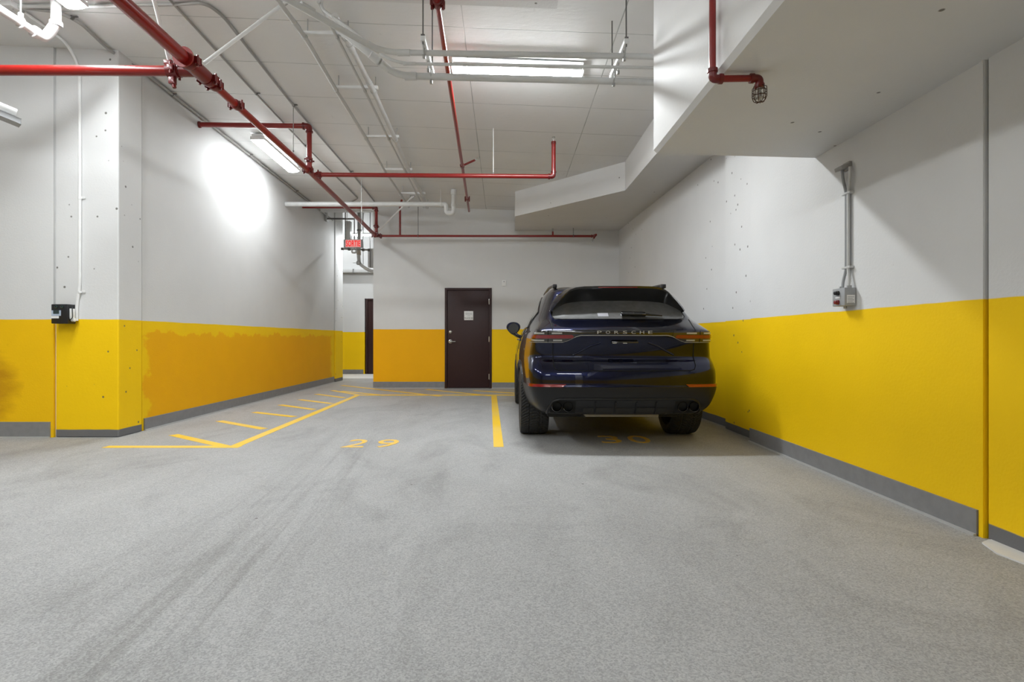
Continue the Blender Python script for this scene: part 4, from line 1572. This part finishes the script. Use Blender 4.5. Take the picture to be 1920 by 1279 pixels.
def at_s(z, s):
    """point of the body skin at height z, s metres along the outline from the rear centre (negative: left side)"""
    sg = -1 if s < 0 else 1
    s = abs(s)
    pts, cum = half_outline(z)
    s = min(s, cum[-1])
    lo, hi = 0, len(cum) - 1
    while hi - lo > 1:
        m_ = (lo + hi) // 2
        if cum[m_] <= s:
            lo = m_
        else:
            hi = m_
    t = (s - cum[lo]) / max(cum[hi] - cum[lo], 1e-9)
    a, b = pts[lo], pts[hi]
    return Vector((sg * (a[0] + (b[0] - a[0]) * t), a[1] + (b[1] - a[1]) * t, z))


def s_at_x(z, x):
    """outline distance where the rear end reaches half width x"""
    pts, cum = half_outline(z)
    for i in range(len(pts) - 1):
        if pts[i + 1][0] >= x:
            t = (x - pts[i][0]) / max(pts[i + 1][0] - pts[i][0], 1e-9)
            return cum[i] + t * (cum[i + 1] - cum[i])
    return cum[-1] * 0.5


def s_at_y(z, y):
    """outline distance where the flank reaches y"""
    pts, cum = half_outline(z)
    for i in range(len(pts) - 1):
        if pts[i + 1][1] >= y and pts[i + 1][0] > 0.4 * max(p[0] for p in pts):
            t = (y - pts[i][1]) / max(pts[i + 1][1] - pts[i][1], 1e-9)
            return cum[i] + max(0, min(1, t)) * (cum[i + 1] - cum[i])
    return cum[-1] * 0.5


def nrm_at(z, s):
    e = 0.006
    du = at_s(z, s + e if s >= 0 else s - e) - at_s(z, s - e if s >= 0 else s + e)
    zc = min(max(z, ROWS[0][0] + e), ROWS[-1][0] - e)
    dv = at_s(zc + e, s) - at_s(zc - e, s)
    n = du.cross(dv)
    if n.length < 1e-9:
        return Vector((0, -1, 0))
    n.normalize()
    if n.dot(Vector((at_s(z, s).x, at_s(z, s).y - 2.4, 0.15 * (z - 0.6)))) < 0:
        n = -n
    return n


def skin(z, s, off=0.0):
    return at_s(z, s) + nrm_at(z, s) * off


CAR = Vector((CARX, CARY, 0))
car = thing('car', 'dark blue SUV parked facing the back wall in stall 30', 'car', CAR)


def car_obj(name, bm, mat, parent=None, angle=0.7):
    for v in bm.verts:
        v.co += CAR
    return link_mesh(name, bm, M[mat], parent or car, angle=angle)


def patch(name, mat, zs, sa, sb, nu=24, off=0.004, thick=0.012, parent=None, angle=0.9):
    """a panel that follows the body skin between outline distances sa(z) and sb(z)"""
    bm = nb()
    outer, inner = [], []
    for z in zs:
        a, b = sa(z), sb(z)
        ro, ri = [], []
        for k in range(nu + 1):
            s = a + (b - a) * k / nu
            p, n = at_s(z, s), nrm_at(z, s)
            ro.append(bm.verts.new(p + n * off))
            ri.append(bm.verts.new(p + n * (off - thick)))
        outer.append(ro)
        inner.append(ri)
    R, C = len(zs), nu + 1
    for i in range(R - 1):
        for k in range(C - 1):
            bm.faces.new((outer[i][k], outer[i][k + 1], outer[i + 1][k + 1], outer[i + 1][k]))
            bm.faces.new((inner[i][k], inner[i + 1][k], inner[i + 1][k + 1], inner[i][k + 1]))
    for i in range(R - 1):
        bm.faces.new((outer[i][0], outer[i + 1][0], inner[i + 1][0], inner[i][0]))
        bm.faces.new((outer[i][-1], inner[i][-1], inner[i + 1][-1], outer[i + 1][-1]))
    for k in range(C - 1):
        bm.faces.new((outer[0][k], inner[0][k], inner[0][k + 1], outer[0][k + 1]))
        bm.faces.new((outer[-1][k], outer[-1][k + 1], inner[-1][k + 1], inner[-1][k]))
    return car_obj(name, bm, mat, parent, angle)


def lin(*pts):
    def f(z):
        if z <= pts[0][0]:
            return pts[0][1]
        for a, b in zip(pts[:-1], pts[1:]):
            if z <= b[0]:
                return a[1] + (b[1] - a[1]) * (z - a[0]) / (b[0] - a[0])
        return pts[-1][1]
    return f


def zs_(a, b, n):
    return [a + (b - a) * i / n for i in range(n + 1)]


def skin_tube(bm, pts, r, off=0.0, seg=8, sub=6):
    out = []
    for a, b in zip(pts[:-1], pts[1:]):
        for k in range(sub):
            t = k / sub
            out.append(skin(a[0] + (b[0] - a[0]) * t, a[1] + (b[1] - a[1]) * t, off))
    out.append(skin(pts[-1][0], pts[-1][1], off))
    return tube(bm, out, r, seg)


# body shell
bm = nb()
zl = []
for a, b in zip(ROWS[:-1], ROWS[1:]):
    for k in range(3):
        zl.append(a[0] + (b[0] - a[0]) * k / 3)
zl.append(ROWS[-1][0])
NH = 90
rings = []
for z in zl:
    pts, cum = half_outline(z)
    ring = []
    half = []
    for k in range(NH + 1):
        u = k / NH
        # more samples near the rear corner
        u = 0.62 * u ** 1.5 + 0.38 * u if u < 1 else 1.0
        p = at_s(z, cum[-1] * u)
        half.append((p.x if 0 < k < NH else 0.0, p.y))
    ring = [bm.verts.new((x, y, z)) for x, y in half] + [bm.verts.new((-x, y, z)) for x, y in reversed(half[1:-1])]
    rings.append(ring)
n = len(rings[0])
for i in range(len(rings) - 1):
    for k in range(n):
        j = (k + 1) % n
        bm.faces.new((rings[i][k], rings[i][j], rings[i + 1][j], rings[i + 1][k]))
bm.faces.new(rings[-1])
bm.faces.new(list(reversed(rings[0])))
body = car_obj('body', bm, 'paint', angle=0.6)
AX_R, AX_F, WZ, WR_ = 1.06, 3.955, 0.375, 0.375
cut_bm = nb()
for yy in (AX_R, AX_F):
    for s in (-1, 1):
        lathe(cut_bm, [(0.425, 0.60), (0.425, 1.3)], CAR + Vector((0, yy, WZ + 0.01)), X * s, 48)
bmesh.ops.recalc_face_normals(cut_bm, faces=cut_bm.faces[:])
cme = bpy.data.meshes.new('cutter')
cut_bm.to_mesh(cme)
cut_bm.free()
cutter = bpy.data.objects.new('cutter', cme)
COL.objects.link(cutter)
md = body.modifiers.new('arches', 'BOOLEAN')
md.operation = 'DIFFERENCE'
md.object = cutter
md.solver = 'EXACT'
bpy.context.view_layer.update()
dg = bpy.context.evaluated_depsgraph_get()
dg.update()
new = bpy.data.meshes.new_from_object(body.evaluated_get(dg))
body.modifiers.clear()
old = body.data
body.data = new
bpy.data.meshes.remove(old)
bpy.data.objects.remove(cutter)
for p in new.polygons:
    p.use_smooth = True
try:
    new.set_sharp_from_angle(angle=0.6)
except Exception:
    pass
if not new.materials:
    new.materials.append(M['paint'])

# lower bumper of dark plastic
arch_s = lambda z: s_at_y(z, 0.655 + max(0.0, 0.30 - abs(z - WZ)) * 0.0)
bump = patch('rear_bumper', 'plastic', zs_(0.337, 0.612, 18), lambda z: -s_at_y(z, 0.64), lambda z: s_at_y(z, 0.64), 72, 0.006, 0.02)
# raised lip that frames exhausts and diffuser
bm = nb()
skin_tube(bm, [(0.345, s_at_x(0.345, 0.735)), (0.42, 0.725), (0.475, 0.690), (0.497, 0.630), (0.502, 0.40), (0.502, -0.40), (0.497, -0.630), (0.475, -0.690), (0.42, -0.725), (0.345, -s_at_x(0.345, 0.735))], 0.013, 0.006, 10)
car_obj('bumper_lip', bm, 'plastic', bump)
dif = patch('diffuser', 'under', zs_(0.345, 0.415, 6), lambda z: -0.40, lambda z: 0.40, 24, 0.010, 0.012, bump)
for xx in (-0.29, -0.10, 0.10, 0.29):
    bm = nb()
    skin_tube(bm, [(0.36, xx), (0.475, xx)], 0.008, 0.012, 8)
    car_obj('diffuser_fin', bm, 'plastic', dif)
for s in (-1, 1):
    rec = patch('exhaust_recess', 'gap', zs_(0.362, 0.478, 6), lambda z, s=s: s * 0.475, lambda z, s=s: s * (0.715 if z < 0.43 else 0.715 - (z - 0.43) * 0.9), 14, 0.009, 0.012, bump)
    for xx in (0.547, 0.657):
        bm = nb()
        c = Vector((s * xx, 0.12, 0.425))
        for (ra, rb) in ((0.050, 0.044),):
            lathe(bm, [(rb, 0.10), (ra, 0.10), (ra, 0.0), (ra - 0.001, -0.075), (ra - 0.004, -0.080), (rb, -0.078), (rb - 0.002, -0.06), (rb - 0.002, 0.09)], c, Y, 28, close=False)
        ex = car_obj('exhaust_tip', bm, 'tip')
        bm = nb()
        lathe(bm, [(0.043, 0.02), (0.043, 0.03)], c, Y, 24)
        car_obj('exhaust_bore', bm, 'gap', ex)
# metal shield and tow eye below
bm = nb()
box(bm, (-0.36, 0.20, 0.306), (0.36, 0.9, 0.334), 0.006)
box(bm, (-0.22, 0.5, 0.295), (0.12, 0.95, 0.325), 0.01)
car_obj('heat_shield', bm, 'shield')
bm = nb()
box(bm, (-0.70, 0.65, 0.24), (0.70, 4.3, 0.34), 0.02)
car_obj('underbody', bm, 'under')
# reflectors
for s in (-1, 1):
    ra = patch('rear_reflector', 'reflector', zs_(0.613, 0.640, 4), lambda z, s=s: s * (0.60 - (z - 0.613) * 1.2), lambda z, s=s: s * 1.02, 24, 0.010, 0.014)
# tailgate gaps
bm = nb()
zt_ = 0.768
for s in (-1, 1):
    skin_tube(bm, [(zt_, 0.0), (zt_, s * 0.62), (zt_ + 0.012, s * 0.665), (zt_ + 0.05, s * 0.685), (1.03, s * s_at_x(1.03, 0.685))], 0.0045, 0.0005, 8)
    skin_tube(bm, [(1.155, s * s_at_x(1.155, 0.69)), (1.20, s * s_at_x(1.20, 0.69)), (1.268, s * s_at_x(1.268, 0.705))], 0.0045, 0.0005, 8)
car_obj('tailgate_gap', bm, 'gap')
# plate recess: soft raised edges down from the lamp strip
bm = nb()
for s in (-1, 1):
    skin_tube(bm, [(1.035, s * 0.23), (1.0, s * 0.33), (0.95, s * 0.42), (0.915, s * 0.49)], 0.012, -0.006, 10)
car_obj('recess_edge', bm, 'paint')
bm = nb()
box(bm, (-0.13, 0.07, 1.028), (0.13, 0.115, 1.052), 0.008)
car_obj('plate_lamp_bar', bm, 'gloss_black')
bm = nb()
for xx in (-0.10, 0.0):
    box(bm, (xx - 0.02, 0.062, 1.026), (xx + 0.02, 0.09, 1.036), 0.004)
lamp2 = car_obj('plate_lamp', bm, 'lens_clear')

# lamp strip and lamps
strip = patch('lamp_strip', 'gloss_black', zs_(1.106, 1.160, 6), lambda z: -0.50, lambda z: 0.50, 40, 0.004, 0.012)
bm = nb()
skin_tube(bm, [(1.106, -0.42), (1.106, 0.42)], 0.0035, 0.006, 6, 20)
for s in (-1, 1):
    skin_tube(bm, [(1.106, s * 0.42), (1.096, s * 0.462), (1.058, s * 0.54), (1.042, s * 0.595), (1.042, s * 1.06)], 0.0035, 0.006, 6, 14)
car_obj('lamp_trim', bm, 'lens_clear', strip)
wl_, gp, hl = 0.040, 0.0815, 0.027
for i, ch in enumerate('PORSCHE'):
    x0 = (i - 3) * gp - wl_ / 2
    yy = at_s(1.135, abs((i - 3) * gp)).y - 0.006
    car_obj('letter', text_bm(ch, wl_, hl, 0.004, (x0, yy, 1.122), X, Z, -Y, bold=-0.005), 'badge', strip)
for s in (-1, 1):
    inner = lin((1.045, 0.565), (1.07, 0.50), (1.10, 0.465), (1.145, 0.475))
    lampo = patch('tail_lamp', 'lens_dark', zs_(1.046, 1.147, 8), lambda z, s=s: s * inner(z), lambda z, s=s: s * (1.10 - abs(z - 1.095) * 0.8), 40, 0.009, 0.02)
    patch('light_bar', 'lens_red', zs_(1.080, 1.112, 5), lambda z, s=s: s * (0.485 + abs(z - 1.095) * 1.2), lambda z, s=s: s * (1.06 - abs(z - 1.095) * 1.2), 36, 0.014, 0.012, lampo)
    for za, zb_, a, b in ((1.121, 1.134, 0.60, 0.70), (1.121, 1.134, 0.77, 0.88), (1.056, 1.068, 0.60, 0.685), (1.056, 1.068, 0.77, 0.93)):
        patch('clear_bar', 'lens_clear', zs_(za, zb_, 2), lambda z, s=s, a=a: s * a, lambda z, s=s, b=b: s * b, 10, 0.013, 0.010, lampo)
    bm = nb()
    skin_tube(bm, [(1.046, s * 0.735), (1.147, s * 0.735)], 0.004, 0.009, 6)
    car_obj('lamp_gap', bm, 'gap', lampo)

# rear glass
gx = lin((1.265, 0.645), (1.285, 0.668), (1.33, 0.668), (1.40, 0.645), (1.50, 0.60))
glass = patch('rear_window', 'tinted_rear', zs_(1.270, 1.545, 16), lambda z: -s_at_x(z, gx(z)), lambda z: s_at_x(z, gx(z)), 48, 0.004, 0.012)
bm = nb()
for s in (-1, 1):
    skin_tube(bm, [(1.268, 0.0), (1.268, s * 0.58), (1.276, s * 0.655), (1.30, s * s_at_x(1.30, 0.672)), (1.40, s * s_at_x(1.40, 0.648))], 0.005, 0.002, 8)
car_obj('window_seal', bm, 'gap', glass)
# faint parking permit in the glass
patch('window_sticker', 'greyink', zs_(1.295, 1.33, 3), lambda z: -0.215, lambda z: -0.11, 4, 0.0055, 0.002, glass)
# wiper
bm = nb()
pa_, pb_, pc_ = skin(1.300, 0.03, 0.03), skin(1.296, 0.24, 0.03), skin(1.288, 0.43, 0.02)
u_ = (pb_ - pa_).normalized()
n_ = nrm_at(1.30, 0.1)
v_ = n_.cross(u_).normalized()
obox(bm, (pa_ + pb_) / 2, u_ * 0.125, v_ * 0.026, n_ * 0.018, 0.012)
tube(bm, [pb_ - u_ * 0.02, pc_], [0.013, 0.007], 8)
wip = car_obj('wiper', bm, 'gloss_black')

# roof spoiler with side blades
TOPP = [(0.0, 1.612), (0.20, 1.612), (0.34, 1.608), (0.43, 1.597), (0.485, 1.575), (0.53, 1.540), (0.575, 1.488), (0.618, 1.435), (0.655, 1.385), (0.672, 1.352)]
BOTP = [(0.0, 1.468), (0.20, 1.467), (0.36, 1.463), (0.46, 1.453), (0.52, 1.440), (0.555, 1.424), (0.588, 1.405), (0.622, 1.382), (0.650, 1.362), (0.668, 1.345)]
ROOFP = [(0.0, 1.662), (0.20, 1.661), (0.33, 1.655), (0.42, 1.642), (0.49, 1.612), (0.555, 1.570), (0.612, 1.520), (0.655, 1.460), (0.684, 1.405), (0.694, 1.36)]


def ry(x, z):
    return at_s(z, s_at_x(z, abs(x))).y


def sp_y(i):
    return [0.40, 0.40, 0.402, 0.405, 0.408, 0.410, 0.408, 0.402, 0.396, 0.39][i]


bm = nb()
prof_rows = []
idx = list(range(len(TOPP) - 1, 0, -1)) + list(range(len(TOPP)))
sg_ = [-1] * (len(TOPP) - 1) + [1] * len(TOPP)
for i, s in zip(idx, sg_):
    tx, tz = TOPP[i]
    bx_, bz = BOTP[i]
    rx_, rz = ROOFP[i]
    y0 = sp_y(i)
    ry_ = ry(min(rx_, 0.62), min(rz, 1.66)) + 0.01
    if i >= 6:
        ry_ = y0 + 0.12 * (10 - i) / 4
    row = [Vector((s * rx_, ry_ + (0.10 if i < 4 else 0.02), rz)), Vector((s * (rx_ * 0.5 + tx * 0.5), (ry_ + y0) / 2, (rz + tz) / 2 + 0.008)), Vector((s * tx, y0, tz)),
           Vector((s * (tx * 0.93 + bx_ * 0.07), y0 + 0.004, tz * 0.86 + bz * 0.14)),
           Vector((s * (tx * 0.5 + bx_ * 0.5), y0 + 0.05 * (1 if i < 7 else 0.3), (tz + bz) / 2)), Vector((s * bx_, ry(bx_, bz) - 0.004, bz)), Vector((s * bx_, ry(bx_, bz) + 0.05, bz))]
    prof_rows.append([bm.verts.new(p) for p in row])
for a, b in zip(prof_rows[:-1], prof_rows[1:]):
    for k in range(len(a) - 1):
        bm.faces.new((a[k], a[k + 1], b[k + 1], b[k]))
    bm.faces.new((a[-1], a[0], b[0], b[-1]))
bm.faces.new(prof_rows[0])
bm.faces.new(list(reversed(prof_rows[-1])))
# painted upper skin, black lower face
sp_top, sp_bot = nb(), nb()
bm.faces.ensure_lookup_table()
spo = car_obj('roof_spoiler', bm, 'paint', angle=0.5)
me = spo.data
me.materials.append(M['gloss_black'])
for p in me.polygons:
    c = sum((me.vertices[i].co for i in p.vertices), Vector()) / len(p.vertices)
    nz = p.normal
    if nz.z < 0.05 and nz.y < 0.9 and len(p.vertices) == 4:
        p.material_index = 1
sp_top.free()
sp_bot.free()
bm = nb()
box(bm, (-0.20, 0.394, 1.592), (0.20, 0.41, 1.602), 0.003)
car_obj('brake_light', bm, 'lens_red', spo)

# side windows, pillars, trim
for s in (-1, 1):
    top_z = lin((0.72, 1.40), (1.05, 1.525), (1.6, 1.585), (2.3, 1.575), (2.75, 1.50), (3.05, 1.36), (3.45, 1.19))
    wins = [('quarter_window', 0.78, 1.28), ('rear_side_window', 1.33, 2.12), ('front_side_window', 2.20, 3.26)]
    for nm, ya, yb2 in wins:
        def left(z, ya=ya):
            return s_at_y(z, max(ya, 0.80 + max(0, (z - 1.36)) * 2.2) if ya < 1 else ya)

        def right(z, yb2=yb2):
            lim = 3.40 - (z - 1.19) * 2.05
            return max(s_at_y(z, min(yb2, lim)), 0.001)
        zhi = 1.545 if ya < 1 else 1.565
        patch(nm, 'tinted', zs_(1.205, zhi, 12), lambda z, s=s, left=left: s * left(z), lambda z, s=s, left=left, right=right: s * max(right(z), left(z) + 0.01), 16, 0.004, 0.01)
    bm = nb()
    skin_tube(bm, [(1.196, s * s_at_y(1.196, 0.80)), (1.196, s * s_at_y(1.196, 2.0)), (1.196, s * s_at_y(1.196, 3.3))], 0.007, 0.004, 8, 14)
    skin_tube(bm, [(1.196, s * s_at_y(1.196, 0.80)), (1.36, s * s_at_y(1.36, 0.79)), (1.50, s * s_at_y(1.50, 1.08)), (1.56, s * s_at_y(1.56, 1.30)), (1.575, s * s_at_y(1.575, 1.9)), (1.57, s * s_at_y(1.57, 2.5))], 0.007, 0.004, 8, 10)
    car_obj('window_trim', bm, 'gloss_black')
    # roof rail
    bm = nb()
    xr_ = 0.60
    zr_ = 1.645
    tube(bm, [(s * 0.60, 0.86, zr_ - 0.008), (s * 0.60, 0.90, zr_ + 0.022), (s * 0.61, 1.5, zr_ + 0.046), (s * 0.605, 2.3, zr_ + 0.035), (s * 0.585, 2.62, zr_ - 0.06)], 0.016, 10, 0.05)
    obox(bm, Vector((s * 0.60, 0.885, zr_ + 0.008)), X * 0.022, Y * 0.05, Z * 0.022, 0.008)
    car_obj('roof_rail', bm, 'rail')
    # door mirror
    bm = nb()
    r = bmesh.ops.create_uvsphere(bm, u_segments=24, v_segments=14, radius=1.0)
    for v in r['verts']:
        x_, y_, z_ = v.co
        f = 1.0 - 0.22 * z_ * (-0.4) - 0.15 * (1 if z_ < 0 else 0) * abs(z_)
        v.co = Vector((s * (1.015 + 0.105 * x_ * f * (1 + 0.15 * z_)), 3.22 + 0.075 * (max(y_, -0.35)), 1.235 + 0.098 * z_))
    mir = car_obj('door_mirror', bm, 'paint')
    bm = nb()
    tube(bm, [(s * 0.89, 3.24, 1.10), (s * 0.95, 3.23, 1.12), (s * 1.0, 3.22, 1.16)], [0.03, 0.028, 0.034], 10)
    car_obj('mirror_arm', bm, 'gloss_black', mir)
    bm = nb()
    lathe(bm, [(0.078, 0.0), (0.078, 0.004)], (s * 1.015, 3.192, 1.235), -Y, 20)
    car_obj('mirror_glass', bm, 'tinted', mir)
    # door handles and gap lines on the flank
    for yy in (1.62, 2.62):
        bm = nb()
        z_ = 1.06
        p = skin(z_, s * s_at_y(z_, yy), 0.022)
        tube(bm, [skin(z_, s * s_at_y(z_, yy - 0.12), 0.0), skin(z_, s * s_at_y(z_, yy - 0.09), 0.02), p, skin(z_, s * s_at_y(z_, yy + 0.09), 0.02), skin(z_, s * s_at_y(z_, yy + 0.12), 0.0)], 0.011, 8, 0.03)
        car_obj('door_handle', bm, 'paint')
    bm = nb()
    for yy in (2.16, 3.30):
        skin_tube(bm, [(0.50, s * s_at_y(0.50, yy)), (0.85, s * s_at_y(0.85, yy)), (1.19, s * s_at_y(1.19, yy))], 0.004, 0.0, 6)
    skin_tube(bm, [(0.95, s * s_at_y(0.95, 1.50)), (1.19, s * s_at_y(1.19, 1.34))], 0.004, 0.0, 6)
    car_obj('door_gap', bm, 'gap')
    # dark sill and arch trims
    patch('side_sill', 'plastic', zs_(0.342, 0.46, 4), lambda z, s=s: s * s_at_y(z, 1.52), lambda z, s=s: s * s_at_y(z, 3.48), 24, 0.012, 0.02)
    for yy in (AX_R, AX_F):
        bm = nb()
        pts = []
        for k in range(25):
            an = PI * (-0.02 + 1.04 * k / 24)
            py_, pz_ = yy - 0.44 * math.cos(an), WZ + 0.01 + 0.44 * math.sin(an)
            pz_ = max(pz_, 0.345)
            p = skin(pz_, s * s_at_y(pz_, py_), 0.0)
            pts.append(p)
        tube(bm, pts, 0.014, 8)
        car_obj('arch_trim', bm, 'plastic')
    # lining inside the rear wheel arch

# wheels: a treaded tyre and a spoked rim
def tyre_mesh(wd):
    bm = nb()
    NA, NW = 264, 26
    rows = []
    prof_ = []
    hw = wd / 2
    R = WR_
    # cross-section from inner bead over the tread to outer bead: (radius, w)
    prof_ = [(0.262, -hw * 0.80), (0.275, -hw * 0.94), (0.310, -hw * 1.0), (0.340, -hw * 0.985), (0.360, -hw * 0.95)]
    tread = []
    for k in range(NW + 1):
        u = -1 + 2 * k / NW
        tread.append((R - 0.010 * abs(u) ** 5, u * hw * 0.92))
    prof_ += tread + [(0.360, hw * 0.95), (0.340, hw * 0.985), (0.310, hw * 1.0), (0.275, hw * 0.94), (0.262, hw * 0.80)]
    for a in range(NA):
        th = 2 * PI * a / NA
        ring = []
        for i, (r_, w_) in enumerate(prof_):
            if 5 <= i < 5 + NW + 1:
                u = (i - 5) / NW * 2 - 1
                ph = (a / NA * 66 + abs(u) ** 1.3 * 2.4) % 1.0
                g = 0.0
                if ph < 0.28:
                    g = 0.008
                if abs(abs(u) - 0.36) < 0.05:
                    g = 0.008
                r_ = r_ - g
            ring.append(bm.verts.new((w_, math.cos(th) * r_, math.sin(th) * r_)))
        rows.append(ring)
    for a in range(NA):
        b = (a + 1) % NA
        for i in range(len(prof_) - 1):
            bm.faces.new((rows[a][i], rows[a][i + 1], rows[b][i + 1], rows[b][i]))
    bmesh.ops.recalc_face_normals(bm, faces=bm.faces[:])
    me = bpy.data.meshes.new('tyre')
    bm.to_mesh(me)
    bm.free()
    me.materials.append(M['rubber'])
    return me


def rim_mesh(wd):
    bm = nb()
    hw = wd / 2
    lathe(bm, [(0.262, -hw * 0.80), (0.255, -hw * 0.70), (0.235, -hw * 0.3), (0.235, hw * 0.5), (0.250, hw * 0.74), (0.264, hw * 0.82), (0.268, hw * 0.80), (0.266, -hw * 0.78)], (0, 0, 0), X, 40, close=False)
    for k in range(10):
        an = 2 * PI * (k // 2) / 5 + (0.16 if k % 2 else -0.16)
        d = Vector((0, math.cos(an), math.sin(an)))
        tdir = Vector((0, -math.sin(an), math.cos(an)))
        tube(bm, [Vector((hw * 0.55, 0, 0)) + d * 0.05, Vector((hw * 0.62, 0, 0)) + d * 0.15, Vector((hw * 0.66, 0, 0)) + d * 0.25], [0.024, 0.018, 0.020], 8)
    lathe(bm, [(0.07, hw * 0.3), (0.07, hw * 0.58), (0.045, hw * 0.64), (0.03, hw * 0.645)], (0, 0, 0), X, 24)
    bmesh.ops.recalc_face_normals(bm, faces=bm.faces[:])
    me = bpy.data.meshes.new('rim')
    bm.to_mesh(me)
    bm.free()
    me.materials.append(M['rim'])
    for p in me.polygons:
        p.use_smooth = True
    return me


def disc_mesh():
    bm = nb()
    lathe(bm, [(0.17, -0.012), (0.17, 0.012)], (0, 0, 0), X, 32)
    bmesh.ops.recalc_face_normals(bm, faces=bm.faces[:])
    me = bpy.data.meshes.new('brake_disc')
    bm.to_mesh(me)
    bm.free()
    me.materials.append(M['steel'])
    return me


ty_r, ty_f, rm_r, rm_f, dm = tyre_mesh(0.315), tyre_mesh(0.275), rim_mesh(0.315), rim_mesh(0.275), disc_mesh()
for yy, tm, rm, xx in ((AX_R, ty_r, rm_r, 0.826), (AX_F, ty_f, rm_f, 0.84)):
    for s in (-1, 1):
        o = bpy.data.objects.new('tyre', tm)
        COL.objects.link(o)
        o.parent = car
        o.location = (s * xx, yy, WZ)
        if s < 0:
            o.rotation_euler = (0, 0, PI)
        for nm, mm, lx in (('rim', rm, 0.0), ('brake_disc', dm, -0.02)):
            q = bpy.data.objects.new(nm, mm)
            COL.objects.link(q)
            q.parent = o
            q.location = (lx, 0, 0)
